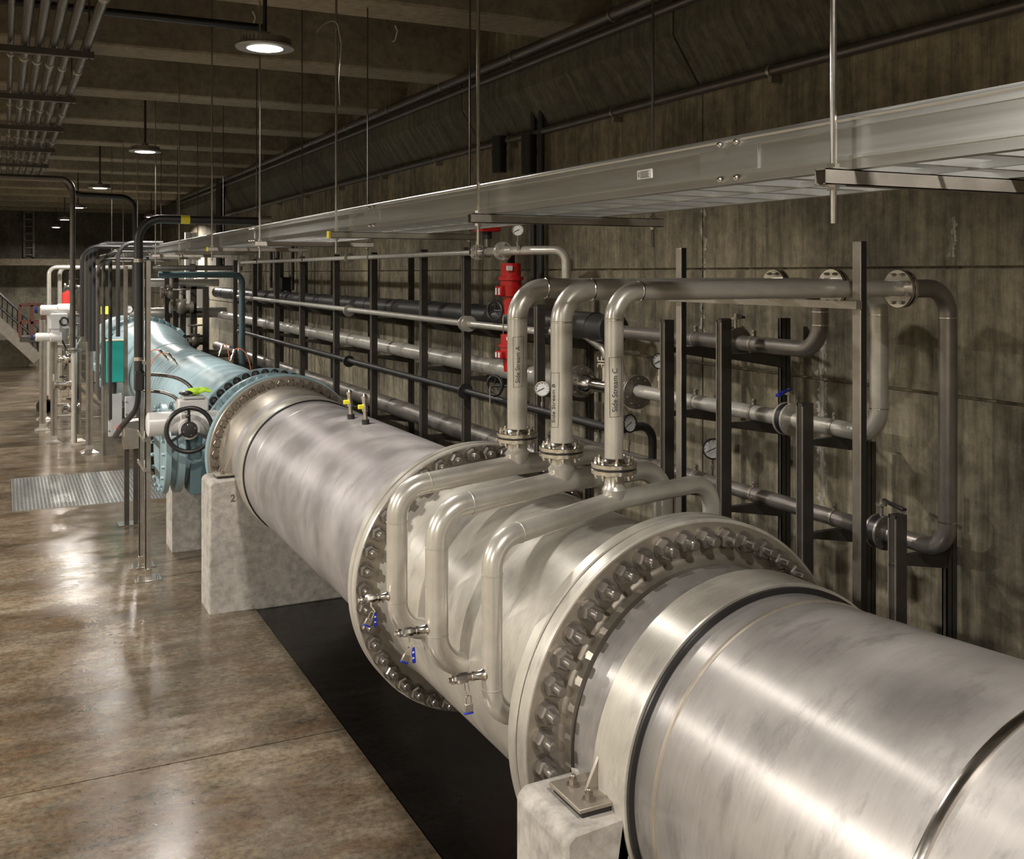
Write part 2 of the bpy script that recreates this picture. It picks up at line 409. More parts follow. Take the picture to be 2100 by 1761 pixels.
# ---------------------------------------------------------------- main pipe line, near to far
t = thing('pipe_spool', (PX, 3.0, PZ), 'huge nearest stainless pipe section with a wide flange, filling the lower right', 'pipe', 'main pipe sections')
pipe_prof([(-2.2, .745), (1.905, .745), (1.92, .742), (3.05, .672), (3.055, .67), (3.63, .665)]).build('pipe_body', 'steelbig', t)
pipe_prof([(1.903, .744), (1.908, .754), (1.924, .757), (1.938, .752), (1.945, .742)]).build('weld_bead', 'polish', t)
pipe_prof([(3.043, .672), (3.048, .6785), (3.06, .679), (3.068, .669)]).build('weld_bead', 'neck', t)
pipe_prof([(3.195, .668), (3.2, .700), (3.205, .705), (3.415, .705), (3.42, .700), (3.425, .667)]).build('collar_band', 'steelwarm', t)
pipe_prof([(3.182, .668), (3.182, .692), (3.197, .692), (3.197, .668)]).build('rubber_gap', 'black', t)
pipe_prof([(3.665, .664), (3.675, .669), (3.695, .674), (3.708, .684), (3.716, .700)]).build('neck', 'neck', t)
pipe_prof([(3.715, .66), (3.715, .842), (3.722, .850), (3.780, .850), (3.786, .845), (3.786, .66)]).build('flange', 'steelwarm', t)
ring_of_bolts(t, BM['stud'], 3.713, .768, 44, R(5.2))
pipe_prof([(3.713, .668), (3.7125, .836), (3.716, .836), (3.716, .668)]).build('flange_face', 'neck', t)
# middle section
t = thing('pipe_spool', (PX, 4.9, PZ), 'short stainless pipe section between the two big bolted flanges, under three small crossing pipes', 'pipe', 'main pipe sections')
pipe_prof([(3.88, .70), (3.95, .688), (4.02, .682), (5.88, .682), (5.94, .69), (6.0, .71)]).build('pipe_body', 'steelwarm', t)
pipe_prof([(3.798, .66), (3.798, .845), (3.804, .850), (3.862, .850), (3.87, .842), (3.88, .70)]).build('flange', 'steelwarm', t)
pipe_prof([(5.98, .66), (5.98, .838), (5.988, .845), (6.04, .845), (6.046, .84), (6.046, .66)]).build('flange', 'steelwarm', t)
ring_of_bolts(t, BM['stud'], 5.978, .79, 44, R(5.8))
pipe_prof([(5.978, .69), (5.9775, .832), (5.981, .832), (5.981, .69)]).build('flange_face', 'neck', t)
ring_of_bolts(t, BM['studf'], 3.87, .768, 44, R(5.2))
solo(pipe_prof([(3.788, .66), (3.788, .835), (3.796, .835), (3.796, .66)]), 'flange_gasket', 'black', 'thin dark gasket squeezed inside the nearest big flange joint', 'gasket', loc=(PX, 3.79, PZ))
solo(pipe_prof([(6.048, .66), (6.048, .833), (6.056, .833), (6.056, .66)]), 'flange_gasket', 'black', 'thin dark gasket in the second big flange joint behind the small pipes', 'gasket', loc=(PX, 6.05, PZ))
# third section
t = thing('pipe_spool', (PX, 8.5, PZ), 'long lilac grey stainless pipe section behind the small crossing pipes, up to the blue flanges', 'pipe', 'main pipe sections')
pipe_prof([(6.12, .70), (6.2, .675), (10.0, .672), (10.04, .672), (10.5, .672), (10.6, .675)]).build('pipe_body', 'steelmatte', t)
pipe_prof([(9.63, .67), (9.636, .677), (9.65, .677), (9.656, .67)]).build('weld_bead', 'steelbig', t)
pipe_prof([(10.02, .672), (10.03, .69), (10.06, .695), (10.30, .695), (10.32, .69), (10.33, .67)]).build('collar_band', 'steelwarm', t)
pipe_prof([(10.0, .67), (10.0, .685), (10.02, .685), (10.02, .67)]).build('rubber_gap', 'black', t)
pipe_prof([(10.55, .67), (10.7, .70), (10.9, .71), (11.05, .72), (11.09, .73)]).build('neck', 'neck', t)
pipe_prof([(6.058, .66), (6.058, .838), (6.064, .845), (6.115, .845), (6.122, .84), (6.122, .66)]).build('flange', 'steelwarm', t)
pipe_prof([(11.09, .66), (11.09, .805), (11.1, .813), (11.15, .813), (11.156, .805), (11.156, .66)]).build('flange', 'neck', t)
ring_of_bolts(t, BM['head'], 11.09, .750, 44, R(4.8))
# blue valve body
t = thing('butterfly_valve', (PX, 11.5, PZ), 'pale blue flanged valve body with a side manway, where steel pipe meets blue pipe', 'valve')
pipe_prof([(11.16, .66), (11.16, .828), (11.165, .835), (11.22, .835), (11.225, .83), (11.23, .72), (11.45, .70), (11.66, .72), (11.66, .80), (11.67, .805), (11.73, .805), (11.735, .8), (11.735, .66)]).build('valve_body', 'blue', t)
ring_of_bolts(t, BM['blue'], 11.66, .765, 44, R(5)); ring_of_bolts(t, BM['studf'], 11.225, .78, 44, R(4.8))
bm_ = MB().rev((2.2, 11.95, -1.93), (-1, 0, 0), [(0, .40), (.45, .40), (.46, .50), (.53, .50), (.54, .42), (.6, .42), (.605, .5), (.66, .5), (.67, .49)], 48)
bm_.build('manway', 'blue', t)
for k in range(20):
    a = 2 * PI * k / 20; MB().rev((1.535, 11.95 + .455 * math.cos(a), -1.93 + .455 * math.sin(a)), (-1, 0, 0), [(0, .022), (.035, .022), (.04, .018)], 6).build('bolt', 'blue', t)
MB().box(1.80, 2.75, 11.55, 11.95, -2.40, -2.05).build('saddle', 'bluedk', t, bevel=.01)
# blue pipe
t = thing('pipe_spool', (PX, 17, PZ), 'long pale blue painted pipe flaring to a big ribbed flange at the far end', 'pipe', 'main pipe sections')
pipe_prof([(12.03, .72), (12.2, .68), (13.0, .67), (20.4, .665), (21.0, .70), (21.8, .80), (22.4, .87), (22.9, .90), (23.7, .90), (23.85, .93)]).build('pipe_body', 'blue', t)
pipe_prof([(11.97, .66), (11.97, .828), (11.975, .835), (12.03, .835), (12.035, .83), (12.035, .66)]).build('flange', 'blue', t)
pipe_prof([(23.85, .8), (23.85, .985), (23.86, .99), (23.97, .99), (23.98, .985), (23.98, .8)]).build('flange', 'blue', t)
for yy, rr in ((14.6, .67), (19.3, .669), (22.9, .898)):
    pipe_prof([(yy - .012, rr), (yy - .006, rr + .006), (yy + .006, rr + .006), (yy + .012, rr)]).build('weld_bead', 'blue', t)
ring_of_bolts(t, BM['bcap'], 11.97, .782, 44, R(2)); ring_of_bolts(t, BM['bluebig'], 23.85, .945, 40, R(3))
for a in (40, 140, 185, 205, 345):
    d = Vector((math.cos(R(a)), 0, math.sin(R(a)))); c0 = Vector((PX, 0, PZ)) + d * .97
    MB().obox(c0 + Vector((0, 23.55, 0)), c0 + Vector((0, 24.05, 0)), .17, .11, d).build('lug', 'blue', t, bevel=.01)
t = thing('pipe_spool', (PX, 26, PZ), 'far blue pipe continuing behind the big ribbed flange', 'pipe', 'main pipe sections')
pipe_prof([(24.0, .99), (24.08, .99), (24.1, .9), (28, .86)]).build('pipe_body', 'blue', t)

# ---------------------------------------------------------------- concrete pillars
def pillar(x0, y0, y1, ztop, x1, label, plate=True):
    # trapezoid block with a concave saddle cut for the pipe
    t = thing('concrete_pillar', ((x0 + 2.73) / 2, (y0 + y1) / 2, FZ), label, 'pillar', 'pipe support pillars')
    pr = .674; pts = [(x0, FZ - .02)]
    pts += [(x0, ztop - .035), (x0 + .035, ztop), (x1, ztop)]
    a0 = math.asin(max(-1, min(1, (ztop - PZ) / pr))); 
    xa = PX - math.sqrt(max(pr * pr - (ztop - PZ) ** 2, 0))
    if xa > x1: pts[-1] = (xa, ztop)
    for k in range(0, 25):
        th = PI - a0 + (PI + 2 * a0) * k / 24; pts.append((PX + pr * math.cos(th), PZ + pr * math.sin(th)))
    pts += [(2 * PX - x0, ztop), (2 * PX - x0, FZ - .02)]
    MB().prism([(x, y0, z) for x, z in pts], (0, y1 - y0, 0)).build('block', 'pillar', t, bevel=.018)
    return t
p3 = pillar(1.79, 3.21, 3.61, -2.0, 2.1, 'nearest concrete pillar at the bottom of the picture, propping the huge steel pipe')
pillar(1.80, 10.38, 10.86, -2.05, 2.0, 'pale free-lit concrete pillar with a chamfered edge at left centre')
pillar(1.80, 12.9, 13.4, -2.35, 2.2, 'shadowed concrete pillar behind the handwheel, under the blue valve')
def saddle_plate(y, label, z=-2.05):
    t = thing('anchor_plate', (2.02, y, z), label, 'anchor plate', 'pipe anchor plates')
    MB().box(1.885, 2.10, y - .118, y + .12, z + .022, z + .038).build('base_plate', 'neck', t, bevel=.003)
    MB().box(1.90, 2.09, y - .108, y + .11, z, z + .022).build('shim', 'black', t)
    MB().prism([(1.975, y - .01, z + .038), (2.048, y - .01, z + .19), (2.06, y - .01, z + .20), (2.075, y - .01, z + .038)], (0, .016, 0)).build('gusset', 'neck', t)
    for dx, dy in ((.0, .055), (.0, -.065)):
        b = MB().rev((1.955 + dx, y + dy, z + .038), (0, 0, 1), [(0, .026), (.005, .026)], 20)
        b.rev((1.955 + dx, y + dy, z + .038), (0, 0, 1), [(.005, .0175), (.026, .0175)], 6).rev((1.955 + dx, y + dy, z + .038), (0, 0, 1), [(.02, .011), (.038, .011), (.042, .008)], 12)
        b.build('anchor_bolt', 'nutdk', t)
saddle_plate(3.39, 'steel anchor plate with gusset and two nuts on the nearest concrete pillar', -2.0)
saddle_plate(10.62, 'small steel anchor plate on top of the pale pillar at left centre')
# mark on the pale pillar
text_mesh('2', .10, lambda x, y: (2.0 + x, 10.378, -2.26 + y), 'painted_mark', M['nutdk'], [o for o in COL.objects if o.name.startswith('concrete_pillar')][1], .003)

# ---------------------------------------------------------------- side stream loops
def flange_pair(parent, c, d, r, rp, th=.022, nb=8, mat='polish', gap=.008, boltr=.011):
    d = Vector(d).normalized(); c = Vector(c); u, w_, _ = frame(d)
    MB().rev(c - d * (th + gap / 2), d, [(0, rp), (0, r), (.003, r + .002), (th - .003, r + .002), (th, r), (th, rp)], 36).build('flange', mat, parent)
    MB().rev(c + d * gap / 2, d, [(0, rp), (0, r), (.003, r + .002), (th - .003, r + .002), (th, r), (th, rp)], 36).build('flange', mat, parent)
    MB().rev(c - d * gap / 2, d, [(0, rp), (0, r * .97), (gap, r * .97), (gap, rp)], 36).build('gasket', 'black', parent)
    for k in range(nb):
        a = 2 * PI * (k + .5) / nb; e = c + (u * math.cos(a) + w_ * math.sin(a)) * (r * .80)
        b = MB().cyl(e - d * (th + .03), e + d * (th + .03), boltr * .6, 8)
        b.cyl(e + d * (th + .004), e + d * (th + .019), boltr, 6).cyl(e - d * (th + .019), e - d * (th + .004), boltr, 6)
        b.build('bolt', mat, parent)
LOOPS = [('A', .0572, 5.27, 5.26, 5.28, -.515), ('B', .0572, 4.70, 4.74, 4.76, -1.01), ('C', .046, 4.06, 4.22, 4.32, -1.60)]
desc = {'A': ('left', 'farthest'), 'B': ('middle', 'middle'), 'C': ('right', 'nearest')}
RX = 2.62
for nm, r, yn, yt, yf, zw in LOOPS:
    ze, zt, zf = -1.165, -1.09, -1.07
    t = thing('crossover_pipe', (1.9, yn, -1.94), '%s stainless crossover pipe bent over the big pipe, below riser %s' % (desc[nm][1], nm), 'pipe', 'crossover pipes')
    MB().tube([(2.12, yn, -1.94), (1.9, yn, -1.94), (1.9, yn, ze), (RX, yt, zt), (3.27, yf, zf), (3.27, yf, -1.94), (3.2, yf, -1.94)], r, r * 2.9, 24, n=10).build('pipe_run', 'tube', t)
    wl = MB()
    for c0, d in (((1.9, yn, -1.94 + r * 3), (0, 0, 1)), ((1.9, yn, ze - r * 3.1), (0, 0, 1)), ((1.9 + r * 3.2, yn + (yt - yn) * .2, ze + (zt - ze) * r * 3.2 / .72), (1, (yt - yn) / .72, .1))):
        wl.rev(Vector(c0) - Vector(d).normalized() * .004, d, [(0, r), (.002, r + .0025), (.006, r + .0025), (.008, r)], 24)
    wl.build('weld_bead', 'tube', t)
    zfl = -.93
    MB().rev((RX, yt, zt), (0, 0, 1), [(0, r * .96), (r + .01, r * 1.25), (r + .03, r), (zfl - zt - .03, r)], 24).build('tee_outlet', 'tube', t)
    # riser
    t = thing('riser_pipe', (RX, yt, zfl), '%s vertical stainless riser marked Side Stream %s, bending right to the wall' % (desc[nm][0], nm), 'pipe', 'riser pipes')
    zt2 = -.087; XE = 4.50
    dn = (4.87, yt, zw)
    MB().tube([(RX, yt, zfl + .02), (RX, yt, zt2), (XE, yt, zt2)], r, r * 3, 28, n=10).build('pipe_run', 'tube', t)
    flange_pair(t, (RX, yt, zfl), (0, 0, 1), r * 2.02 if nm != 'C' else .108, r * .9)
    MB().rev((RX, yt, zfl + .026), (0, 0, 1), [(0, r * 1.5), (.012, r * 1.1), (.02, r)], 28).build('weld_neck', 'polish', t)
    w_ = MB().rev((RX, yt, zt2 - r * 3.05), (0, 0, 1), [(0, r), (.002, r + .003), (.008, r + .003), (.01, r)], 28)
    w_.rev((RX + r * 3.05, yt, zt2), (1, 0, 0), [(0, r), (.002, r + .003), (.008, r + .003), (.01, r)], 28); w_.build('weld_bead', 'polish', t)
    # handwriting on the riser, running up the pipe
    face = math.atan2(-yt, -RX)   # direction towards viewer
    off = {'A': .25, 'B': -.62, 'C': .35}[nm]; zc = {'A': -.62, 'B': -.78, 'C': -.66}[nm]
    def place(x, y, f0=face + off, zc=zc, r=r, yt=yt):
        a = f0 - y / r; return (RX + (r + .0012) * math.cos(a), yt + (r + .0012) * math.sin(a), zc + x)
    text_mesh('Side Stream ' + nm, .036, place, 'handwriting', M['ink'], t, .0002)
    ln = MB()
    q = [(-.02, -.018), (.262, -.024), (.258, .040), (-.025, .036), (-.02, -.018)]
    for (a, b), (c_, d_) in zip(q[:-1], q[1:]):
        nseg = 6
        for i in range(nseg):
            p0 = place(a + (c_ - a) * i / nseg, b + (d_ - b) * i / nseg); p1 = place(a + (c_ - a) * (i + 1) / nseg, b + (d_ - b) * (i + 1) / nseg)
            ln.cyl(p0, p1, .0009, 5)
    ln.build('drawn_box', 'ink', t)
    flange_pair(t, (XE, yt, zt2), (1, 0, 0), r * 1.95 if nm != 'C' else .105, r * .9)
    # wall side
    lab = {'A': 'dark steel pipe bending down and back along the wall at the top, from riser A', 'B': 'stainless drop pipe turning into the middle wall pipe, from riser B', 'C': 'rightmost tall drop pipe down the wall, turning left at the bottom'}[nm]
    t = thing('wall_pipe', (4.87, yt, zw), lab, 'pipe', 'near wall pipes')
    far = {'A': 7.75, 'B': 7.45, 'C': 9.0}[nm]
    rr = {'A': .0572, 'B': .0555, 'C': .052}[nm]
    MB().tube([(XE + .03, yt, zt2), (4.87, yt, zt2), (4.87, yt, zw), (4.87, far, zw)], rr, rr * 3, 24, n=10).build('pipe_run', {'A': 'tubedk', 'B': 'tube', 'C': 'tubedk'}[nm], t)
    w_ = MB()
    w_.rev((4.87, yt, zt2 - .175), (0, 0, 1), [(0, rr), (.002, rr + .003), (.008, rr + .003), (.01, rr)], 24)
    w_.rev((4.87, yt, zw + .165), (0, 0, 1), [(0, rr), (.002, rr + .003), (.008, rr + .003), (.01, rr)], 24); w_.build('weld_bead', 'polish', t)

# locked ball valves on the crossover legs
def ball_valve(x, y, z, label):
    t = thing('ball_valve', (x, y, z), label, 'valve', 'locked ball valves')
    b = MB().rev((x, y, z), (-1, 0, 0), [(0, .030), (.006, .030), (.02, .020), (.05, .018)], 20); b.build('nozzle', 'polish', t)
    b = MB().rev((x - .05, y, z), (-1, 0, 0), [(0, .021), (.014, .021), (.015, .017), (.03, .017), (.032, .023), (.07, .024), (.085, .018), (.088, .02), (.105, .02), (.106, .012), (.12, .012)], 8)
    b.build('valve_body', 'polish', t)
    h = MB().cyl((x - .105, y - .01, z - .01), (x - .105, y - .028, z - .04), .006, 10).obox((x - .105, y - .028, z - .035), (x - .09, y - .035, z - .065), .016, .004); h.build('stem', 'polish', t)
    return t
def handle(x, y, z, t, l=.075):
    MB().obox((x, y, z), (x + .004, y - .006, z - l), .018, .008).build('lever', 'bluetag', t, bevel=.003)
    for q in (.022, .05): MB().rev((x - .001, y - .0045 - q * .05, z - q), (0, -1, 0), [(0, .0055), (.0012, .0055)], 10).build('printed_mark', 'paper', t)
def padlock(x, y, z, label, ang=0., blue=True):
    t = thing('padlock', (x, y, z), label, 'padlock', 'padlocks')
    o1 = MB().tube([(x - .011, y, z - .04), (x - .011, y, z - .004), (x + .011, y, z - .004), (x + .011, y, z - .04)], .0032, .009, 8).build('shackle', 'polish', t)
    o2 = MB().box(x - .019, x + .019, y - .008, y + .008, z - .075, z - .038).build('lock_body', 'strutlt', t, bevel=.004)
    if blue: MB().box(x - .020, x + .020, y - .009, y + .009, z - .082, z - .074).build('bumper', 'bluetag', t, bevel=.002)
    t.rotation_euler = (0, ang, 0)
for nm, r, yn, yt, yf, zw in LOOPS:
    i = 'ABC'.index(nm)
    lab = ['small ball valve left of the farthest crossover leg, blue lever hanging', 'small ball valve left of the middle crossover leg, blue lever hanging', 'small ball valve left of the nearest crossover leg, padlock hanging straight'][i]
    x = 1.9 - r + .01; z = -1.735; t = ball_valve(x, yn, z, lab)
    if nm != 'C': handle(x - .09, yn - .035, z - .065, t)
    padlock(x - .105 if nm != 'C' else x - .095, yn - .045, z - .055, ['padlock on the farthest locked ball valve', 'tilted padlock on the middle locked ball valve', 'blue banded padlock hanging under the nearest locked ball valve'][i], .45 if nm != 'C' else 0.)

# ---------------------------------------------------------------- cable tray
t = thing('cable_tray', (2.3, 10, .34), 'long bright aluminium ladder cable tray running down the room above the pipes', 'cable tray')
TX0, TX1, TZ0, TZ1 = 2.0, 2.63, .273, .417; TY0, TY1 = -1.0, 26.0
for x, s_ in ((TX0, 1), (TX1, -1)):
    m_ = MB().box(x - .002, x + .002, TY0, TY1, TZ0, TZ1)
    m_.box(min(x, x + s_ * .035), max(x, x + s_ * .035), TY0, TY1, TZ0, TZ0 + .004)
    m_.cyl((x + s_ * .008, TY0, TZ1 - .008), (x + s_ * .008, TY1, TZ1 - .008), .0125, 12)
    m_.box(min(x - s_ * .009, x), max(x - s_ * .009, x), TY0, TY1, TZ0 + .028, TZ0 + .036).box(min(x - s_ * .009, x), max(x - s_ * .009, x), TY0, TY1, TZ1 - .034, TZ1 - .031)
    m_.build('side_rail', 'galv', t)
for y in [1.9 + .2286 * k for k in range(-11, 89)]:
    MB().box(TX0, TX1, y - .012, y + .012, TZ0 + .004, TZ0 + .026).build('rung', 'galv', t)
MB().box(2.30, 2.312, TY0, TY1, TZ0 + .001, TZ0 + .02).build('divider_strip', 'galv', t)
for y in (2.55, 6.0 - .02, 9.4, 13.0, 16.6, 20.2):
    MB().box(TX0 - .008, TX0 - .002, y - .14, y + .14, TZ0 + .03, TZ1 - .03).build('splice_plate', 'galv', t)
    for dy in (-.04, .04):
        for z in (TZ0 + .018, TZ1 - .018): MB().rev((TX0 - .004, y + dy, z), (-1, 0, 0), [(0, .009), (.006, .009), (.007, .006), (.012, .006), (.014, .003)], 10).build('bolt', 'polish', t)
lb = at(1322, 356, X=TX0 - .003)
MB().box(TX0 - .0045, TX0 - .002, lb.y - .045, lb.y + .045, lb.z - .018, lb.z + .014).build('sticker', 'paper', t)
ln = MB()
for k in range(5): ln.box(TX0 - .0052, TX0 - .0045, lb.y - .03 + (k % 2) * .006, lb.y + .025, lb.z - .0135 + k * .005, lb.z - .0115 + k * .005)
ln.box(TX0 - .0052, TX0 - .0045, lb.y + .032, lb.y + .036, lb.z - .01, lb.z + .008).build('sticker_print', 'ink', t)
# trapeze hangers
HY = [2.05 + 2.255 * k for k in range(10)]
for k, y in enumerate(HY):
    p = 'nearest' if k == 0 else ORD[k] + ' from the camera'
    t = thing('tray_hanger', (2.3, y, .23), 'strut and two threaded rods carrying the cable tray, %s' % p, 'hanger', 'cable tray hangers')
    xb = 2.95
    s_ = MB(); z0 = TZ0 - .043
    s_.box(1.90, xb, y - .0205, y + .0205, z0 + .038, z0 + .041).box(1.90, xb, y - .0205, y - .018, z0, z0 + .041).box(1.90, xb, y + .018, y + .0205, z0, z0 + .041)
    s_.box(1.90, xb, y - .0205, y - .010, z0, z0 + .003).box(1.90, xb, y + .010, y + .0205, z0, z0 + .003)
    s_.build('strut', 'strutlt', t)
    for x, r_ in ((1.945, .0085), (2.90, .0065)):
        MB().cyl((x, y, z0 - .10), (x, y, 3.15 if k != 1 else 3.15), r_, 10).build('rod', 'polish' if x < 2 else 'strut', t)
        for z in (z0 - .014, z0 + .044):
            MB().rev((x, y, z), (0, 0, 1), [(0, .016), (.012, .016)], 6).box(x - .022, x + .022, y - .022, y + .022, z + (.011 if z < z0 else -.003), z + (.014 if z < z0 else .001)).build('nut', 'polish', t)
    if k in (2, 4): MB().box(1.888, 1.90, y - .024, y + .024, z0 - .002, z0 + .043).build('end_cap', 'yellow', t)

# ---------------------------------------------------------------- riser support frame
t = thing('support_frame', (4.05, 4.9, FZ), 'tall two post steel frame carrying the three riser arms over the wall pipes', 'frame')
for y, ty in ((4.08, .168), (5.68, .168)):
    m_ = MB().box(4.03, 4.071, y - .030, y + .030, FZ - .015, ty); m_.build('post', 'strutlt', t, bevel=.003)
    MB().box(4.036, 4.071, y - .032, y - .030, FZ, ty).build('shaded_side', 'black', t)  # black strip stands in for shade on the post's side face
MB().box(3.99, 4.03, 4.04, 5.74, -.188, -.147).build('cross_beam', 'strutlt', t)
# ---------------------------------------------------------------- wall racks
def uni(mb, x, y, z0, z1, d=.041):
    # double channel post: two lipped sides with a dark slot between
    mb.box(x - d, x + d, y - .0205, y - .010, z0, z1).box(x - d, x + d, y + .010, y + .0205, z0, z1)
    mb.box(x - d, x - d + .003, y - .0205, y + .0205, z0, z1).box(x - .003, x + .003, y - .0205, y + .0205, z0, z1).box(x + d - .003, x + d, y - .0205, y + .0205, z0, z1); return mb
def rack(y, ztop, label, arms, back=True, ztb=None, fx=4.6, w=1.):
    t = thing('pipe_rack', (4.85, y, FZ), label, 'rack', 'wall pipe racks')
    MB().box(fx - .041, fx - .038, y - .03, y + .03, FZ - .015, ztop).box(fx - .041, fx + .041, y - .032, y - .022, FZ - .015, ztop).box(fx - .041, fx + .041, y + .022, y + .032, FZ - .015, ztop).box(fx - .04, fx + .041, y - .005, y + .005, FZ - .015, ztop).build('post', 'strut', t)
    MB().box(fx - .048, fx - .041, y - .030, y - .022, FZ, ztop - .02).box(fx - .048, fx - .041, y + .022, y + .030, FZ, ztop - .02).build('post_lip', 'strutlt', t)
    if back: uni(MB(), 5.15, y, FZ - .015, ztb if ztb is not None else ztop).build('post', 'strut', t)
    for z in arms:
        MB().box(fx, 5.15, y - .021, y + .021, z - .041, z).prism([(4.66, y - .02, z - .04), (5.12, y - .02, z - .04), (5.12, y - .02, z - .12)], (0, .04, 0)).build('arm', 'strut', t)
rack(6.63, -.36, 'dark pipe rack whose front post stands just left of the tall steel post', (-.575, -1.065, -1.665))
rack(5.93, -.33, 'dark pipe rack under the top lever valve, right of the tall steel post', (-.575, -1.065, -1.665))
rack(5.10, -.83, 'short dark pipe rack whose post stops at the middle wall pipe lever', (-1.065, -1.665), True, -1.12)
rack(4.45, -1.42, 'lowest dark wall rack beside the rightmost drop pipe', (-1.665,), True, -1.35, fx=4.72)
YR = [8.75, 10.5, 11.8, 13.7, 15.5, 17.55, 19.4, 21.3, 23.3]
for k, y in enumerate(YR):
    rack(y, .288 if k else -.30, 'tall dark pipe rack on the right wall, %s of the far row' % ORD[k] if k else 'dark pipe rack just behind the left and middle risers', (-.625, -1.145, -1.98), True, .288 if k else -.45)

def clamp(x, y, z, r, mat='strutlt'):
    m_ = MB().rev((x, y - .012, z), (0, 1, 0), [(0, r), (0, r + .004), (.024, r + .004), (.024, r)], 20)
    m_.box(x - .012, x - .004, y - .01, y + .01, z + r, z + r + .045).box(x + .004, x + .012, y - .01, y + .01, z + r, z + r + .045).cyl((x - .02, y, z + r + .028), (x + .02, y, z + r + .028), .006, 8)
    return m_
for nm, z, r, yl in (('A', -.515, .058, (6.63, 5.93)), ('B', -1.01, .056, (6.63, 5.93, 5.12)), ('C', -1.60, .053, (6.63, 5.93, 5.12))):
    for k, y in enumerate(yl):
        w_ = {'A': 'upper dark', 'B': 'middle bright', 'C': 'lower dark'}[nm]
        solo(clamp(4.87, y, z, r), 'pipe_clamp', 'strutlt', 'steel strap clamp on the %s near wall pipe, %s from the right' % (w_, ['third', 'second', 'first'][k + 3 - len(yl)]), 'clamp', 'wall pipe clamps', loc=(4.87, y, z))
# far wall pipes
t = thing('wall_pipe', (4.87, 15, -.49), 'thick black insulated pipe on the right wall, upper of the far wall pipes', 'pipe', 'far wall pipes')
MB().cyl((4.87, 8.15, -.49), (4.87, 27, -.49), .132, 28).build('pipe_run', 'blackpipe', t)
MB().rev((4.87, 7.78, -.50), (0, 1, 0), [(0, .06), (.02, .105), (.05, .11), (.06, .15), (.10, .15), (.12, .11), (.3, .13), (.38, .132)], 28).build('reducer', 'blackpipe', t)
for k in range(14): MB().rev((4.87, 9.6 + k * 1.25, -.49), (0, 1, 0), [(0, .132), (0, .138), (.03, .138), (.03, .132)], 28).build('band', 'blackpipe', t)
t = thing('wall_pipe', (4.87, 15, -1.05), 'bright bare steel pipe with weld rings along the right wall behind the racks', 'pipe', 'far wall pipes')
MB().cyl((4.87, 8.62, -1.045), (4.87, 30, -1.045), .095, 28).build('pipe_run', 'tube', t)
for k, y in enumerate([9.35, 10.2, 11.15, 12.1, 13.1, 14.3, 15.2, 16.6, 18.0, 19.5, 21.2, 23.0]): MB().rev((4.87, y, -1.045), (0, 1, 0), [(0, .095), (0, .100), (.05, .100), (.05, .095)], 28).build('ring', 'tube', t)
t = thing('wall_pipe', (4.87, 15, -1.87), 'thick shadowed pipe low on the right wall behind the racks', 'pipe', 'far wall pipes')
MB().cyl((4.87, 9.0, -1.86), (4.87, 27, -1.86), .115, 24).build('pipe_run', 'tubedk', t)
# tee with flanges on the middle wall pipe
t = thing('pipe_tee', (4.87, 8.05, -1.02), 'shiny flanged tee on the middle wall pipe, behind riser B and riser C', 'pipe fitting')
MB().cyl((4.87, 7.5, -1.015), (4.87, 8.45, -1.03), .062, 24).build('tee_body', 'polish', t)
MB().rev((4.87, 8.2, -1.03), (0, 1, 0), [(0, .06), (.04, .085), (.1, .095), (.22, .095)], 24).build('reducer', 'polish', t)
for y, r_ in ((7.48, .145), (8.44, .15)): flange_pair(t, (4.87, y, -1.02), (0, 1, 0), r_, .055, .022, 10, 'tubedk')
MB().cyl((4.87, 7.98, -1.0), (4.87, 7.98, -.83), .04, 18).build('branch', 'polish', t)
flange_pair(t, (4.87, 7.98, -.80), (0, 0, 1), .09, .04, .018, 6)
t = thing('branch_pipe', (4.87, 8.2, -.7), 'slanting steel branch pipe between the bright tee and the dark upper pipe', 'pipe')
MB().tube([(4.87, 7.98, -.77), (4.87, 7.98, -.70), (4.80, 8.45, -.50), (4.72, 8.8, -.55)], .038, .1, 16).build('pipe_run', 'tubedk', t)

# lever valves
def lever_valve(y, z, r, label, ang=0., mat='tubedk'):
    t = thing('lever_valve', (4.87, y, z), label, 'valve', 'lever butterfly valves')
    flange_pair(t, (4.87, y, z), (0, 1, 0), r * 2.0, r * .9, .020, 8, mat, .05)
    MB().rev((4.87, y - .024, z), (0, 1, 0), [(0, r * 1.6), (.048, r * 1.6)], 24).build('valve_body', mat, t)
    MB().cyl((4.87, y, z + r * 1.5), (4.87, y, z + r * 2 + .10), .012, 10).cyl((4.87, y, z + r * 2 + .06), (4.87, y, z + r * 2 + .075), .035, 14).build('stem', 'strutlt', t)
    c = Vector((4.87, y, z + r * 2 + .095)); d = Vector((-.5 * math.cos(ang), -math.sin(ang) - .3, -.05)).normalized()
    MB().obox(c + Vector((.02, 0, 0)), c + d * .10, .025, .012).obox(c + d * .09, c + d * .24, .032, .018).build('lever', 'black' if ang else 'bluetag', t, bevel=.004)
lever_valve(6.14, -.515, .057, 'dark lever valve on the upper near wall pipe', .6)
lever_valve(5.56, -1.01, .056, 'bright lever valve with blue handle on the middle near wall pipe', 0., 'tube')
lever_valve(4.72, -1.60, .052, 'dark lever valve at the bottom right, beside the rightmost drop pipe', 1.)
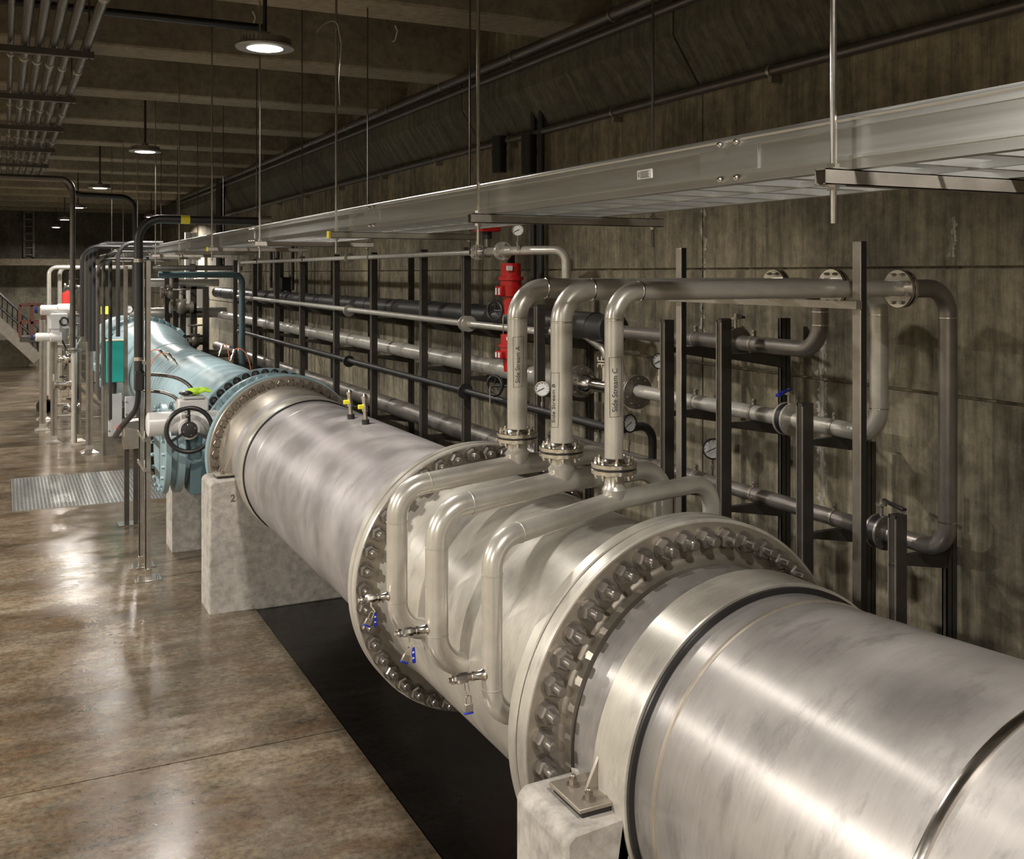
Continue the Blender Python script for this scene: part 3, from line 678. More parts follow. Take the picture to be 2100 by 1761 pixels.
# thin pipes on the front of the racks
def thin(z0, x, y0, y1, r, pts, label, mat='tubedk', disks=()):
    t = thing('thin_pipe', (x, y0, z0), label, 'pipe', 'thin rack pipes')
    MB().tube(pts, r, r * 3.5, 16).build('pipe_run', mat, t)
    for y in disks: MB().rev((x, y - .012, z0), (0, 1, 0), [(0, r), (0, r * 2.4), (.024, r * 2.4), (.024, r)], 20).build('coupling', mat, t)
X3 = 4.52
thin(.222, X3, 10.2, 22, .032, [(X3, 10.05, .222), (X3, 22.5, .222), (X3, 22.5, -.2)], 'thin bare steel pipe along the tops of the wall racks', 'tube', (14.6, 22.2))
thin(-.55, X3, 9.0, 22, .036, [(X3, 22.6, -.50), (X3, 10.3, -.55), (4.62, 8.9, -.56), (4.75, 8.7, -.56)], 'thin bare steel pipe clamped at mid height of the wall racks', 'tube', (10.25, 10.35, 14.6, 22.0))
thin(-1.29, X3, 8.0, 22, .036, [(X3, 22.6, -1.25), (X3, 10.0, -1.29), (X3, 7.25, -1.29), (4.88, 7.25, -1.27), (4.88, 7.25, -1.8)], 'thin black pipe low on the rack fronts, bending down behind riser C', 'blackpipe', (9.0, 10.35, 14.6))
# top right valve train of the thin pipe
t = thing('valve_train', (X3, 9.8, .222), 'steel pipe run with tee and elbow dropping behind riser A', 'pipe')
MB().tube([(X3, 10.05, .222), (X3, 9.15, .222), (4.62, 8.95, .222), (4.87, 8.72, .222), (4.87, 8.72, -.36)], .045, .11, 20).build('pipe_run', 'tube', t)
flange_pair(t, (X3, 10.02, .222), (0, 1, 0), .085, .04, .018, 6, 'tube')
flange_pair(t, (X3, 9.40, .222), (0, 1, 0), .095, .04, .018, 6, 'tube')
MB().ball((X3, 9.78, .222), .062, 14, 8).cyl((X3, 9.78, .25), (X3, 9.78, .36), .03, 12).build('valve_body', 'tubedk', t)
t = thing('valve_actuator', (X3, 9.78, .36), 'small red box actuator under the cable tray on the top thin pipe', 'actuator', 'red actuators')
MB().cyl((X3, 9.78, .36), (X3, 9.78, .43), .05, 16).build('adapter', 'black', t)
MB().box(X3 - .11, X3 + .11, 9.68, 9.9, .43, .52).build('housing', 'red', t, bevel=.01)
def red_actuator(y, zt, zb, label, wheel_z):
    x = 4.62; t = thing('valve_actuator', (x, y, zb), label, 'actuator', 'red actuators')
    h = zt - zb
    MB().rev((x, y, zb), (0, 0, 1), [(0, .07), (h * .35, .085), (h * .36, .115), (h * .55, .125), (h * .56, .11), (h * .66, .11), (h * .67, .13), (h * .74, .13), (h * .75, .105), (h, .105)], 28).build('housing', 'red', t)
    MB().box(x - .15, x - .08, y - .07, y + .07, zb + h * .36, zb + h * .56).build('switch_cover', 'red', t, bevel=.012)
    MB().box(x - .1535, x - .150, y - .05, y - .02, zb + h * .39, zb + h * .52).box(x - .1535, x - .150, y + .02, y + .05, zb + h * .39, zb + h * .52).build('name_plate', 'paper', t)
    ms = MB(); ms.box(x - .1, x - .04, y - .118, y - .10, zb + h * .86, zb + h * .95); ms.build('name_plate', 'paper', t)
    w = MB(); c = Vector((4.50, y + .13, wheel_z)); d = Vector((-1, -.45, 0)); w.torus(c, d, .098, .017, 28, 8)
    u, v_, d = frame(d)
    for k in range(3):
        a = 2 * PI * k / 3 + .4; w.cyl(c, c + (u * math.cos(a) + v_ * math.sin(a)) * .098, .009, 8)
    w.cyl(c, (x, y, wheel_z), .016, 10); w.build('handwheel', 'black', t)
    return t
red_actuator(9.42, .10, -.42, 'big red valve actuator hanging left of riser A at the black pipe', -.385)
red_actuator(9.42, -.62, -1.0, 'lower red valve actuator half hidden behind riser A', -1.15)
# inspection tags
for (px, py, x, a, l) in ((977, 512, 4.40, 0., 'cream paper tag hanging from the top thin pipe under the tray'), (1032, 668, 4.40, .7, 'cream paper tag tilted beside the upper black handwheel'), (1005, 812, 4.40, .1, 'cream tag behind the lower black handwheel')):
    c = at(px, py, X=x); w_, h_ = .05, .09
    o = MB().box(c.x - .002, c.x + .002, c.y - w_, c.y + w_, c.z - h_, c.z + h_).build('paper_tag', 'cream', loc=c); o.rotation_euler = (a, 0, -.5); tag(o, l, 'tag', 'valve tags')
# gauges
def gauge(c, r, stem, label, mat='polish', face=(-.6, -1, .05)):
    t = thing('pressure_gauge', c, label, 'gauge', 'pressure gauges'); c = Vector(c); d = Vector(face).normalized()
    MB().rev(c - d * .03, d, [(0, r * .8), (.01, r * .97), (.04, r), (.046, r), (.046, r * .86), (.038, r * .86)], 32).build('case', mat, t)
    MB().rev(c + d * .008, d, [(0, r * .9), (.002, r * .9)], 32).build('dial', 'paper', t)
    u, v_, _ = frame(d); g = c + d * .013
    nd = MB().obox(g - u * r * .25 - v_ * r * .12, g + u * r * .6 + v_ * r * .3, .006, .002, d)
    for k in range(9):
        a = R(-30 + 30 * k); e = u * math.cos(a) - v_ * math.sin(a); nd.obox(g + e * r * .68, g + e * r * .8, .004, .002, d)
    nd.build('needle', 'ink', t)
    MB().cyl(c - Vector((0, 0, r)), c - Vector((0, 0, r + stem)), .009, 10).rev(c - Vector((0, 0, r + stem * .6)), (0, 0, 1), [(0, .016), (stem * .25, .016)], 6).build('stem', 'polish', t)
gauge(at(1352, 740, X=4.80), .066, .16, 'black rimmed pressure gauge above the middle wall pipe, right of riser C', 'black')
gauge(at(1112, 797, X=4.5), .07, .15, 'steel rimmed pressure gauge between riser A and riser B', 'polish')
gauge(at(1462, 920, X=4.78), .08, .12, 'black pressure gauge low behind the rack posts right of riser C', 'black')
gauge(at(1062, 472, X=4.50), .06, .14, 'small steel pressure gauge just under the tray', 'polish')
gauge(at(1290, 868, X=4.5), .075, .16, 'black pressure gauge beside riser C above the elbow', 'black', (.2, -1, .1))

# ---------------------------------------------------------------- conduits and drain pipes along corbel and wall
t = thing('ceiling_pipe', (4.93, 10, 2.42), 'long dark pipe resting along the top edge of the wall corbel', 'pipe', 'wall top pipes')
CZ = .474 * 4.90
MB().cyl((4.90, -4, CZ), (4.90, 34, CZ), .055, 20).build('pipe_run', 'conduitdk', t)
MB().cyl((4.95, -4, CZ - .12), (4.95, 34, CZ - .12), .035, 16).build('pipe_run', 'conduitdk', t)
for k in range(12):
    y = 2.9 + 2.0 * k + 1.0
    g = MB().torus((4.90, y, CZ), (0, 1, 0), .066, .006, 20, 6).cyl((4.90, y, CZ + .06), (4.90, y, 3.15), .006, 8); g.build('hanger_ring', 'strutlt', t)
t = thing('wall_conduit', (5.2, 10, 1.53), 'long thin conduit clipped under the corbel along the right wall', 'conduit')
MB().cyl((5.215, -4, .294 * 5.215), (5.215, 34, .294 * 5.215), .04, 18).build('conduit_run', 'conduitdk', t)
for k in range(12):
    y = 3.9 + 2.25 * k; z = .294 * 5.215
    MB().rev((5.215, y - .015, z), (0, 1, 0), [(0, .04), (0, .048), (.03, .048), (.03, .04)], 18).box(5.2, 5.29, y - .02, y + .02, z - .09, z - .04).build('clip', 'strutlt' , t)
# conduit bank hung from the ceiling, top left
CBZ = 2.0
cbx = [-.08, .046, .16, .27, .385, .50, .645]
for k, x in enumerate(cbx):
    t = thing('ceiling_conduit', (x, 10, CBZ), 'straight steel conduit hung under the ceiling at top left, %s of the bank' % (['leftmost', 'second from left', 'third from left', 'middle one', 'third from right', 'second from right', 'rightmost'][k]), 'conduit', 'ceiling conduit bank')
    r_ = [.026, .026, .038, .038, .038, .038, .042][k]
    MB().tube([(x, -3, CBZ), (x, 24.0 - .1 * k, CBZ)], r_, .1, 14).build('conduit_run', 'conduit', t)
    for q in range(5):
        y = 7.2 + k * .12 + q * 3.05
        MB().rev((x, y, CBZ), (0, 1, 0), [(0, r_), (0, r_ + .006), (.10, r_ + .006), (.10, r_)], 14).build('coupling', 'strutlt', t)
for k in range(6):
    y = 9.85 + 2.65 * k
    t = thing('conduit_hanger', (.3, y, CBZ - .07), 'strut trapeze under the ceiling conduit bank, %s from the camera' % (ORD[k]), 'hanger', 'conduit hangers')
    MB().box(-.4, .71, y - .03, y + .03, CBZ - .10, CBZ - .042).build('strut', 'strutlt' if k == 99 else 'strut', t)
    for x in (.67, -.35): MB().cyl((x, y, CBZ - .12), (x, y, 3.15), .007, 8).build('rod', 'strut', t)
t = thing('roof_pipe', (1, 10.6, 2.9), 'dark horizontal pipe tucked between the ceiling beams above the big lamp', 'pipe')
MB().cyl((-3, 10.9, 2.58), (2.45, 10.9, 2.58), .04, 16).build('pipe_run', 'black', t)
# hooks on beams
for k, (px, py) in enumerate(((518, 40), (810, 68))):
    c = at(px, py, Y=11.38); o = MB().tube([c + Vector((0, 0, .09)), c + Vector((.03, 0, .03)), c + Vector((.0, 0, -.09)), c + Vector((-.03, 0, -.1))], .008, .03, 8)
    solo(o, 'pipe_hook', 'paper', ['small pale hook on the beam face left above the big lamp', 'small pale hook on the beam face right of the big lamp'][k], 'hook', 'beam hooks', loc=c)

# ---------------------------------------------------------------- black conduit with bend, left centre
def vpipe(pts, r, label, name='conduit', mat='blackpipe', cat='conduit', group=None, br=None, clips=()):
    t = thing(name, pts[0], label, cat, group)
    MB().tube(pts, r, br or r * 5, 16, n=9).build('conduit_run', mat, t)
    for (x, y, z) in clips: MB().rev((x, y, z - .02), (0, 0, 1), [(0, r), (0, r + .008), (.04, r + .008), (.04, r)], 16).build('clip', 'polish', t)
    return t
B0 = at(284, 600, Y=12.1)
cxx = B0.x
vpipe([(cxx, 12.1, -1.22), (cxx, 12.1, .605), (2.72, 12.1, .605)], .048, 'thick black conduit rising by the handwheel and bending right over the cable tray', br=.24, clips=((cxx, 12.1, .14), (cxx, 12.1, -.95)))
MB_ = MB().cyl((2.66, 12.1, .605), (2.8, 12.1, .605), .065, 14)
solo(MB_, 'cable_gland', 'strutlt', 'steel cable gland where the thick black conduit meets the tray', 'gland', loc=(2.7, 12.1, .6))
# stand posts
t = thing('conduit_stand', (1.40, 12.2, FZ), 'pair of tall slim steel posts on small floor plates, in front of the pillars', 'stand')
for (y, top, x) in ((11.9, .135, 1.405), (12.47, .12, 1.403)):
    m_ = MB().box(x - .028, x + .028, y - .03, y - .012, FZ, top).box(x - .028, x + .028, y + .012, y + .03, FZ, top).box(x - .028, x - .02, y - .03, y + .03, FZ, top); m_.build('post', 'strutlt', t)
    f_ = MB().box(x - .14, x + .14, y - .12, y + .12, FZ, FZ + .012).box(x - .035, x + .035, y - .04, y + .04, FZ + .012, FZ + .12); f_.build('foot_plate', 'polish', t, bevel=.003)
    for dx in (-.1, .1): MB().cyl((x + dx, y, FZ + .012), (x + dx, y, FZ + .04), .012, 6).build('anchor_bolt', 'polish', t)
for z in (-1.82, -.98, -2.15): MB().box(1.36, 1.43, 11.86, 12.5, z - .02, z + .02).build('cross_bar', 'strutlt', t)
# tray-drop risers: black and pale conduits standing in a row
row = [(168, 505, 'black', 16.4), (176, 503, 'conduit', 16.6), (184, 501, 'blackpipe', 16.8), (192, 498, 'blackpipe', 17.0), (200, 530, 'conduitdk', 17.2), (212, 515, 'conduit', 17.4), (226, 510, 'blackpipe', 17.6), (242, 497, 'blackpipe', 15.6)]
names = ['leftmost black', 'second, dull steel', 'third, black', 'fourth, black', 'fifth, dark steel', 'sixth, pale steel', 'seventh, black', 'last black one']
for k, (px, py, mt, y) in enumerate(row):
    b = at(px, 700, Y=y); z = at(px, py, Y=y).z; zb = at(px, [690, 700, 720, 720, 800, 790, 860, 690][k], Y=y).z
    vpipe([(b.x, y, zb), (b.x, y, z), (2.05, y, z)], .029, 'vertical conduit left of the teal box bending to the tray, %s' % names[k], mat=mt, group='tray drop conduits', br=.22)
# tall thin conduit far left with bend at top
c0 = at(149, 600, Y=13.5)
vpipe([(c0.x, 13.5, -.9), (c0.x, 13.5, at(149, 367, Y=13.5).z), (-.6, 13.5, at(149, 367, Y=13.5).z)], .032, 'tall dark conduit at the left, bending left across under the ceiling', mat='conduitdk', br=.14)
c1 = at(277, 500, Y=19.5); z1 = at(277, 405, Y=19.5).z
vpipe([(c1.x, 19.5, -.5), (c1.x, 19.5, z1), (c1.x - 1.0, 19.5, z1 + .02), (c1.x - 1.2, 19.5, z1 + .3)], .05, 'dark conduit rising behind the thick black one and bending left under the beams', mat='blackpipe', br=.25)

# ---------------------------------------------------------------- electric valve actuator with handwheel
ax, ay, az = 1.76, 11.35, -1.665
t = thing('electric_actuator', (ax, 11.6, az), 'white electric valve actuator with a big black handwheel at left centre', 'actuator')
MB().rev((1.36, 11.62, -1.62), (1, 0, 0), [(0, .10), (.015, .128), (.33, .13), (.34, .15), (.38, .15)], 32).build('motor_cover', 'white', t)
MB().rev((1.72, 11.62, -1.62), (1, 0, 0), [(0, .13), (.1, .16), (.26, .15), (.27, .115), (.52, .12), (.535, .10)], 32).build('gear_case', 'white', t)
MB().box(1.67, 1.99, 11.52, 11.75, -1.50, -1.36).build('top_cover', 'white', t, bevel=.02)
MB().box(1.72, 1.95, 11.50, 11.70, -1.36, -1.33).build('top_lid', 'greyp', t, bevel=.008)
MB().cyl((1.85, 11.62, -1.75), (1.85, 11.62, -2.0), .10, 24).build('mount', 'bluedk', t)
w = MB().torus((ax, ay, az), (-.12, -1, .05), .232, .025, 48, 12); c = Vector((ax, ay, az)); u, v_, d = frame((-.12, -1, .05))
for k in range(3):
    a = 2 * PI * k / 3 + .55; e = u * math.cos(a) + v_ * math.sin(a); w.obox(c - d * .02, c + e * .225, .03, .016, d)
w.build('handwheel', 'black', t)
MB().rev(c - d * .06, d, [(0, .085), (.05, .085), (.075, .07), (.08, .04)], 28).build('hub', 'black', t)
MB().cyl(c - d * .05, (ax + .02, 11.55, az), .11, 28).build('hub_boss', 'white', t)
MB().ball(c + (u * math.cos(1.5) + v_ * math.sin(-1.5)) * .15 + d * .03, .024, 12, 8).build('knob', 'black', t)
for k in range(4):
    a = k * PI / 2 + .3; MB().ball(c + (u * math.cos(a) + v_ * math.sin(a)) * .06 + d * .018, .007, 8, 6).build('screw', 'polish', t)
MB().box(2.2, 2.235, 11.49, 11.495, -1.62, -1.58).build('sticker', 'orange', t)
# flexible cables from conduit box to actuator
for k, (z0, e) in enumerate(((-1.12, (1.86, 11.62, -1.34)), (-1.30, (1.70, 11.60, -1.42)))):
    s0 = Vector((cxx + .05, 12.05, z0)); e = Vector(e)
    pts = [s0 + (e - s0) * f + Vector((0, 0, (.16 - .02 * k) * math.sin(PI * f) + (z0 - s0.z))) for f in [i / 12 for i in range(13)]]
    pts = []
    for i in range(15):
        f = i / 14; x = s0.x + (e.x - s0.x) * (1 - (1 - f) ** 1.6); z = s0.z + (e.z - s0.z) * f ** 2.6; pts.append(Vector((x, s0.y + (e.y - s0.y) * f, z)))
    solo(MB().tube(pts, .02, .02, 12, n=1), 'flexible_conduit', 'conduitdk', ['upper curved dark cable from the black conduit to the actuator', 'lower curved dark cable from the black conduit to the actuator'][k], 'cable', 'actuator cables', loc=s0)
MBc = MB().box(cxx - .045, cxx + .055, 12.03, 12.16, -1.30, -1.08)
solo(MB().tube([(cxx, 12.1, -1.28), (cxx, 12.15, -1.5), (cxx - .12, 12.6, -1.75), (cxx - .14, 13.2, -1.95)], .032, .3, 12), 'cable', 'black', 'black cable dropping from the junction box to the steel bracket box', 'cable', loc=(cxx, 12.1, -1.3))
solo(MBc, 'junction_box', 'blackpipe', 'small dark junction box on the thick black conduit', 'box', bevel=.01, loc=(cxx, 12.1, -1.2))
# glove on top
gl = thing('work_glove', (1.86, 11.6, -1.31), 'lime green and black work glove lying on the white actuator', 'glove')
g = MB().ball((1.85, 11.6, -1.285), .08, 16, 8, (1.2, .8, .5)); 
for k, (dx, dz, l) in enumerate(((.10, .012, .09), (.09, .02, .085), (.07, .03, .07), (-.02, .03, .05))):
    y = 11.55 + .025 * k; g.tube([(1.86 + dx * .3, y, -1.295 + dz * .3), (1.86 + dx, y, -1.285 + dz), (1.86 + dx + l * .6, y - .01, -1.30 + dz)], .019, .02, 10)
g.build('fingers_and_back', 'lime', gl)
MB().ball((1.76, 11.57, -1.295), .06, 14, 8, (1.3, 1., .45)).build('cuff', 'black', gl)

# ---------------------------------------------------------------- teal box, grey boxes and their channel stand
sy = 20.3
def X_(px): return at(px, 700, Y=sy).x
def Z_(py): return at(230, py, Y=sy).z
t = thing('box_stand', (X_(225), sy, FZ), 'wide steel channel standing on the floor behind the teal box', 'stand')
x0, x1 = X_(208), X_(222)
MB().box(x0, x0 + .03, sy - .02, sy + .1, FZ, Z_(698)).box(x0, x1 + .16, sy + .06, sy + .1, FZ, Z_(700)).box(X_(254), X_(262), sy - .02, sy + .05, Z_(820), Z_(545)).build('channel', 'strutlt', t)
t = thing('control_box', (X_(232), sy - .1, Z_(780)), 'bright teal control box mounted on the steel channel', 'box')
MB().box(X_(217), X_(251), sy - .20, sy - .02, Z_(782), Z_(698)).build('enclosure', 'teal', t, bevel=.006)
MB().box(X_(217) - .005, X_(251) + .01, sy - .21, sy - .01, Z_(698), Z_(696)).build('rain_cap', 'cream', t)
MB().box(X_(221), X_(251), sy - .215, sy - .20, Z_(781), Z_(699)).build('door', 'teal', t, bevel=.004)
MB().cyl((X_(233), sy - .1, Z_(782)), (X_(233), sy - .1, Z_(805)), .036, 12).build('cable_drop', 'black', t)
t = thing('control_box', (X_(240), sy - .1, Z_(890)), 'tall light grey control box with a red stop button below the teal box', 'box')
MB().box(X_(221), X_(248), sy - .2, sy - .02, Z_(892), Z_(806)).build('enclosure', 'greyp', t, bevel=.006)
MB().box(X_(225), X_(248), sy - .213, sy - .2, Z_(890), Z_(808)).build('door', 'greyp', t, bevel=.004)
for py in (820, 838, 858, 880): MB().cyl((X_(222), sy - .215, Z_(py)), (X_(222), sy - .2, Z_(py)), .014, 10).build('latch', 'nutdk', t)
MB().rev((X_(242), sy - .21, Z_(875)), (0, -1, 0), [(0, .03), (.03, .03), (.03, .055), (.05, .055), (.06, .04)], 20).build('stop_button', 'redbr', t)
t = thing('control_box', (X_(262), sy - .3, Z_(850)), 'small grey box right of the tall grey control box', 'box')
MB().box(X_(252), X_(274) , sy - .45, sy - .3, Z_(852), Z_(810)).build('enclosure', 'greyp', t, bevel=.006)
for py in (820, 845): MB().cyl((X_(254), sy - .46, Z_(py)), (X_(254), sy - .44, Z_(py)), .016, 10).build('latch', 'nutdk', t)
# stainless bracket box left of handwheel
c = at(268, 895, Y=14.6)
t = thing('bracket_box', (c.x, 14.6, FZ), 'folded stainless steel bracket box on a short stand, left of the handwheel', 'bracket')
w0 = at(252, 870, Y=14.6); w1 = at(287, 870, Y=14.6)
MB().box(w0.x, w1.x, 14.5, 14.75, at(252, 920, Y=14.6).z, at(252, 862, Y=14.6).z).build('box', 'polish', t, bevel=.008)
MB().prism([(w0.x - .02, 14.48, at(250, 905, Y=14.6).z), (w0.x + .16, 14.48, at(250, 915, Y=14.6).z), (w0.x + .2, 14.48, at(250, 882, Y=14.6).z), (w0.x + .04, 14.48, at(250, 875, Y=14.6).z)], (0, .02, 0)).build('bent_flap', 'strutlt', t)
MB().box(w0.x + .02, w0.x + .08, 14.6, 14.66, FZ, at(252, 920, Y=14.6).z).box(w1.x - .08, w1.x - .02, 14.6, 14.66, FZ, at(252, 920, Y=14.6).z).build('leg', 'strut', t)
MB().box(w0.x - .06, w1.x + .02, 14.5, 14.76, FZ, FZ + .012).build('foot_plate', 'polish', t)

# ---------------------------------------------------------------- instruments on top of the pipes
def on_pipe(px, py, rr):
    d = at(px, py, Y=1.); A = d.x ** 2 + d.z ** 2; B = -2 * (d.x * PX + d.z * PZ); C_ = PX ** 2 + PZ ** 2 - rr * rr
    D = max(B * B - 4 * A * C_, 0); return d * ((-B - math.sqrt(D)) / (2 * A))
def tap(px, py, label, rr=.672, yl=True):
    p = on_pipe(px, py, rr); n_ = Vector((p.x - PX, 0, p.z - PZ)).normalized(); n_ = (n_ + Vector((-.05, 0, .45))).normalized()
    t = thing('tap_valve', p, label, 'valve', 'tap valves on the steel pipe')
    MB().rev(p - n_ * .01, n_, [(0, .032), (.05, .032), (.055, .02)], 12).build('socket', 'black', t)
    MB().rev(p + n_ * .04, n_, [(0, .018), (.07, .018), (.075, .026), (.115, .026), (.12, .02), (.17, .02), (.175, .027), (.20, .027), (.215, .015)], 12).build('valve_body', 'polish', t)
    q = p + n_ * .15 + Vector((-.035, -.01, 0)); MB().box(q.x - .025, q.x + .025, q.y - .012, q.y + .012, q.z - .018, q.z + .018).build('yellow_tag', 'yellow', t, bevel=.004)
tap(720, 859, 'left small tap valve with yellow tag on top of the long steel pipe')
tap(750, 870, 'right small tap valve with yellow tag on top of the long steel pipe')
def sensor(px, py, lean, label, cable_dx, k=.85):
    p = on_pipe(px, py, .668); n_ = Vector((p.x - PX, 0, p.z - PZ)).normalized() + Vector(lean); n_.normalize()
    t = thing('pipe_sensor', p, label, 'sensor', 'sensors on the blue pipe')
    MB().rev(p, n_, [(a_ * k, b_ * k) for a_, b_ in [(0, .016), (.06, .016), (.062, .03), (.12, .03), (.125, .02), (.17, .02), (.175, .032), (.25, .032), (.26, .015)]], 12).build('sensor_body', 'polish', t)
    e = p + n_ * .25 * k; pts = []
    for i in range(9):
        f = i / 8; pts.append(e + Vector((cable_dx * math.sin(f * 1.5), 0, .05 * math.sin(PI * f) - .55 * f * f)))
    MB().tube(pts, .007, .05, 8, n=2).build('cable', 'orange', t)
sensor(345, 738, (-.35, 0, .25), 'left of the two sensors on the near side of the blue pipe', -.28)
sensor(363, 746, (-.35, 0, .25), 'right of the two sensors on the near side of the blue pipe', -.30)
sensor(449, 730, (.1, 0, .55), 'left of the two sensors on the far side of the blue pipe', .12, .72)
sensor(473, 740, (.1, 0, .55), 'right of the two sensors on the far side of the blue pipe', .26, .72)

# ---------------------------------------------------------------- floor grates
gx = [.09, .77, 1.33, 1.62, 2.18]
for k in range(4):
    t = thing('floor_grate', ((gx[k] + gx[k + 1]) / 2, 17.4, FZ), 'square mesh floor grate, %s of the four panels' % ['leftmost', 'second from left', 'narrow third', 'rightmost, nearest the pipe'][k], 'grate', 'floor grates')
    m_ = MB(); a, b = gx[k] + .006, gx[k + 1] - .006; n1 = round((b - a) / .052)
    for i in range(n1 + 1): x = a + (b - a) * i / n1; m_.box(x - .010, x + .010, GY0 + .01, GY1 - .01, FZ - .03, FZ)
    n2 = 27
    for i in range(n2 + 1): y = GY0 + .01 + (GY1 - GY0 - .02) * i / n2; m_.box(a, b, y - .020, y + .020, FZ - .03, FZ - .001)
    m_.build('grid', 'galv', t, smooth=False)
    MB().box(a - .005, a + .004, GY0, GY1, FZ - .04, FZ + .002).box(b - .004, b + .005, GY0, GY1, FZ - .04, FZ + .002).build('edge_bar', 'galv', t)

# ---------------------------------------------------------------- valve rack far left
t = thing('instrument_rack', (1.1, 22.4, FZ), 'tall strut rack on four footed posts full of valves at the far left', 'rack')
for (x, y, tp) in ((.87, 22.3, -.95), (1.31, 22.3, -.85), (.72, 24.2, -1.0), (1.42, 20.8, -.7), (.80, 26.0, -1.2)):
    MB().box(x - .06, x - .02, y - .04, y + .04, FZ, tp).box(x + .02, x + .06, y - .04, y + .04, FZ, tp).box(x - .02, x + .02, y, y + .04, FZ, tp).build('post', 'strutlt', t)
    MB().rev((x, y, FZ), (0, 0, 1), [(0, .22), (.01, .22), (.06, .1), (.14, .08)], 4, PI / 4).build('foot_plate', 'strutlt', t)
for z in (-1.75, -2.2, -2.62, -2.85, -1.45): MB().box(.85, 1.35, 22.28, 22.34, z - .03, z + .03).build('shelf_bar', 'strutlt', t)
MB().obox((1.35, 22.3, -2.3), (1.8, 22.3, -2.75), .04, .06).build('brace', 'strutlt', t)
MB().obox((1.35, 22.3, -2.93), (1.8, 22.3, -2.9), .04, .05).build('brace', 'strutlt', t)
t = thing('process_pipe', (1.2, 22, -1.2), 'vertical polished process pipe with flanged joints in the far left rack', 'pipe')
px_ = at(152, 700, Y=21.8).x
MB().tube([(px_, 21.8, FZ + .05), (px_, 21.8, -.75)], .055, .1, 16).build('pipe_run', 'tube', t)
for z in (-1.0, -.82, -1.25, -1.5): flange_pair(t, (px_, 21.8, z), (0, 0, 1), .12, .05, .02, 6, 'tubedk')
MB().tube([(px_, 21.8, -2.15), (px_ - .35, 21.8, -2.15), (px_ - .35, 21.8, -1.95)], .04, .1, 12).build('branch', 'polish', t)
def white_act(px, py, y, s, label, full=True):
    c = at(px, py, Y=y); t = thing('small_actuator', c, label, 'actuator', 'white actuators')
    MB().rev(c + Vector((-.34 * s, 0, .16 * s)), (1, 0, 0), [(0, .08 * s), (.02 * s, .1 * s), (.30 * s, .1 * s), (.32 * s, .12 * s), (.55 * s, .12 * s), (.56 * s, .07 * s)], 20).build('motor', 'white', t)
    MB().rev(c + Vector((-.44 * s, 0, .16 * s)), (1, 0, 0), [(0, .055 * s), (.06 * s, .065 * s)], 16).build('end_cap', M['navy'], t)
    if full:
        MB().rev(c - Vector((0, 0, .42 * s)), (0, 0, 1), [(0, .12 * s), (.2 * s, .15 * s), (.22 * s, .2 * s), (.5 * s, .2 * s), (.52 * s, .17 * s)], 8).build('gear_case', 'greyp', t)
        MB().torus(c + Vector((.08 * s, -.2 * s, -.06 * s)), (-.2, -1, 0), .075 * s, .02 * s, 20, 8).build('handwheel', 'black', t)
white_act(121, 652, 22.1, 1.0, 'upper white and grey actuator on top of the far left rack')
white_act(106, 705, 22.0, .85, 'lower white actuator on the far left rack', False)
c = at(137, 610, Y=23.5); t = thing('red_canister', c, 'small bright red canister behind the far left rack', 'canister')
MB().rev(c - Vector((0, 0, .12)), (0, 0, 1), [(0, .1), (.005, .1), (.2, .1), (.24, .06), (.28, .06), (.29, .03), (.32, .03)], 20).build('body', 'redbr', t)
for k, (px, y0) in enumerate(((100, 30.), (122, 30.3), (145, 30.6))):
    a = at(px, 560, Y=y0); z = at(px, 548, Y=y0).z
    vpipe([(a.x, y0, FZ), (a.x, y0, z), (3.4, y0, z)], .055, 'far pale steel pipe rising by the far wall and turning right, %s' % ['left one', 'middle one', 'right one'][k], name='far_pipe', mat='tube', cat='pipe', group='far pale pipes', br=.2)
# yellow notice far back
c = at(217, 636, Y=34); solo(MB().box(c.x - .14, c.x + .14, 34, 34.02, c.z - .12, c.z + .12), 'notice_sign', 'yellow', 'small yellow notice on the far equipment', 'sign', loc=c)
c = at(217, 660, Y=34.3)
t = thing('far_skid', (c.x, 34.3, FZ), 'dark low equipment skid with rails below the yellow notice', 'equipment')
for k in range(5): MB().box(c.x - .9, c.x + .9, 34.05, 34.15, FZ + .3 + k * .32, FZ + .36 + k * .32).build('rail', 'strut', t)
for dx in (-.85, -.3, .3, .85): MB().box(c.x + dx - .05, c.x + dx + .05, 34.05, 34.5, FZ, FZ + 1.8).build('post', 'strutlt', t)

# ---------------------------------------------------------------- stairs, lift, ladder tray, far wall
t = thing('steel_stairs', (.3, 41, FZ), 'steel stair flight with dark railings going up to the left at the far wall', 'stairs')
sY = 40.0; wd_ = lambda px, py: at(px, py, Y=sY)
a = wd_(-60, 610); b = wd_(78, 737)
for yy in (sY, sY + 1.1): MB().obox(Vector((a.x, yy, a.z)), Vector((b.x, yy, b.z)), .06, .38).build('stringer', 'strutlt', t)
for k in range(16):
    f = k / 16; p = a + (b - a) * f; MB().box(p.x - .14, p.x + .14, sY, sY + 1.1, p.z - .02, p.z + .02).build('tread', 'strut', t)
for yy in (sY, sY + 1.1):
    for dz in (1.0, .55): MB().tube([(a.x, yy, a.z + dz), (b.x + .1, yy, b.z + dz)], .035, .1, 10).build('handrail', 'blackpipe', t)
    for k in range(14):
        f = k / 13; p = a + (b - a) * f; MB().cyl((p.x, yy, p.z), (p.x, yy, p.z + 1.0), .018, 8).build('baluster', 'blackpipe', t)
struct(MB().box(b.x - 4.2, b.x + .05, sY + 1.3, sY + 1.4, FZ, FZ + .95).build('trim_%d' % ti, 'beam')); ti += 1
t = thing('scissor_lift', (.85, 27, FZ), 'rust red guard rail cage of a small lift parked at the far left', 'lift')
ly = 27.0; q = lambda px, py: at(px, py, Y=ly)
l0, l1 = q(41, 626), q(90, 690)
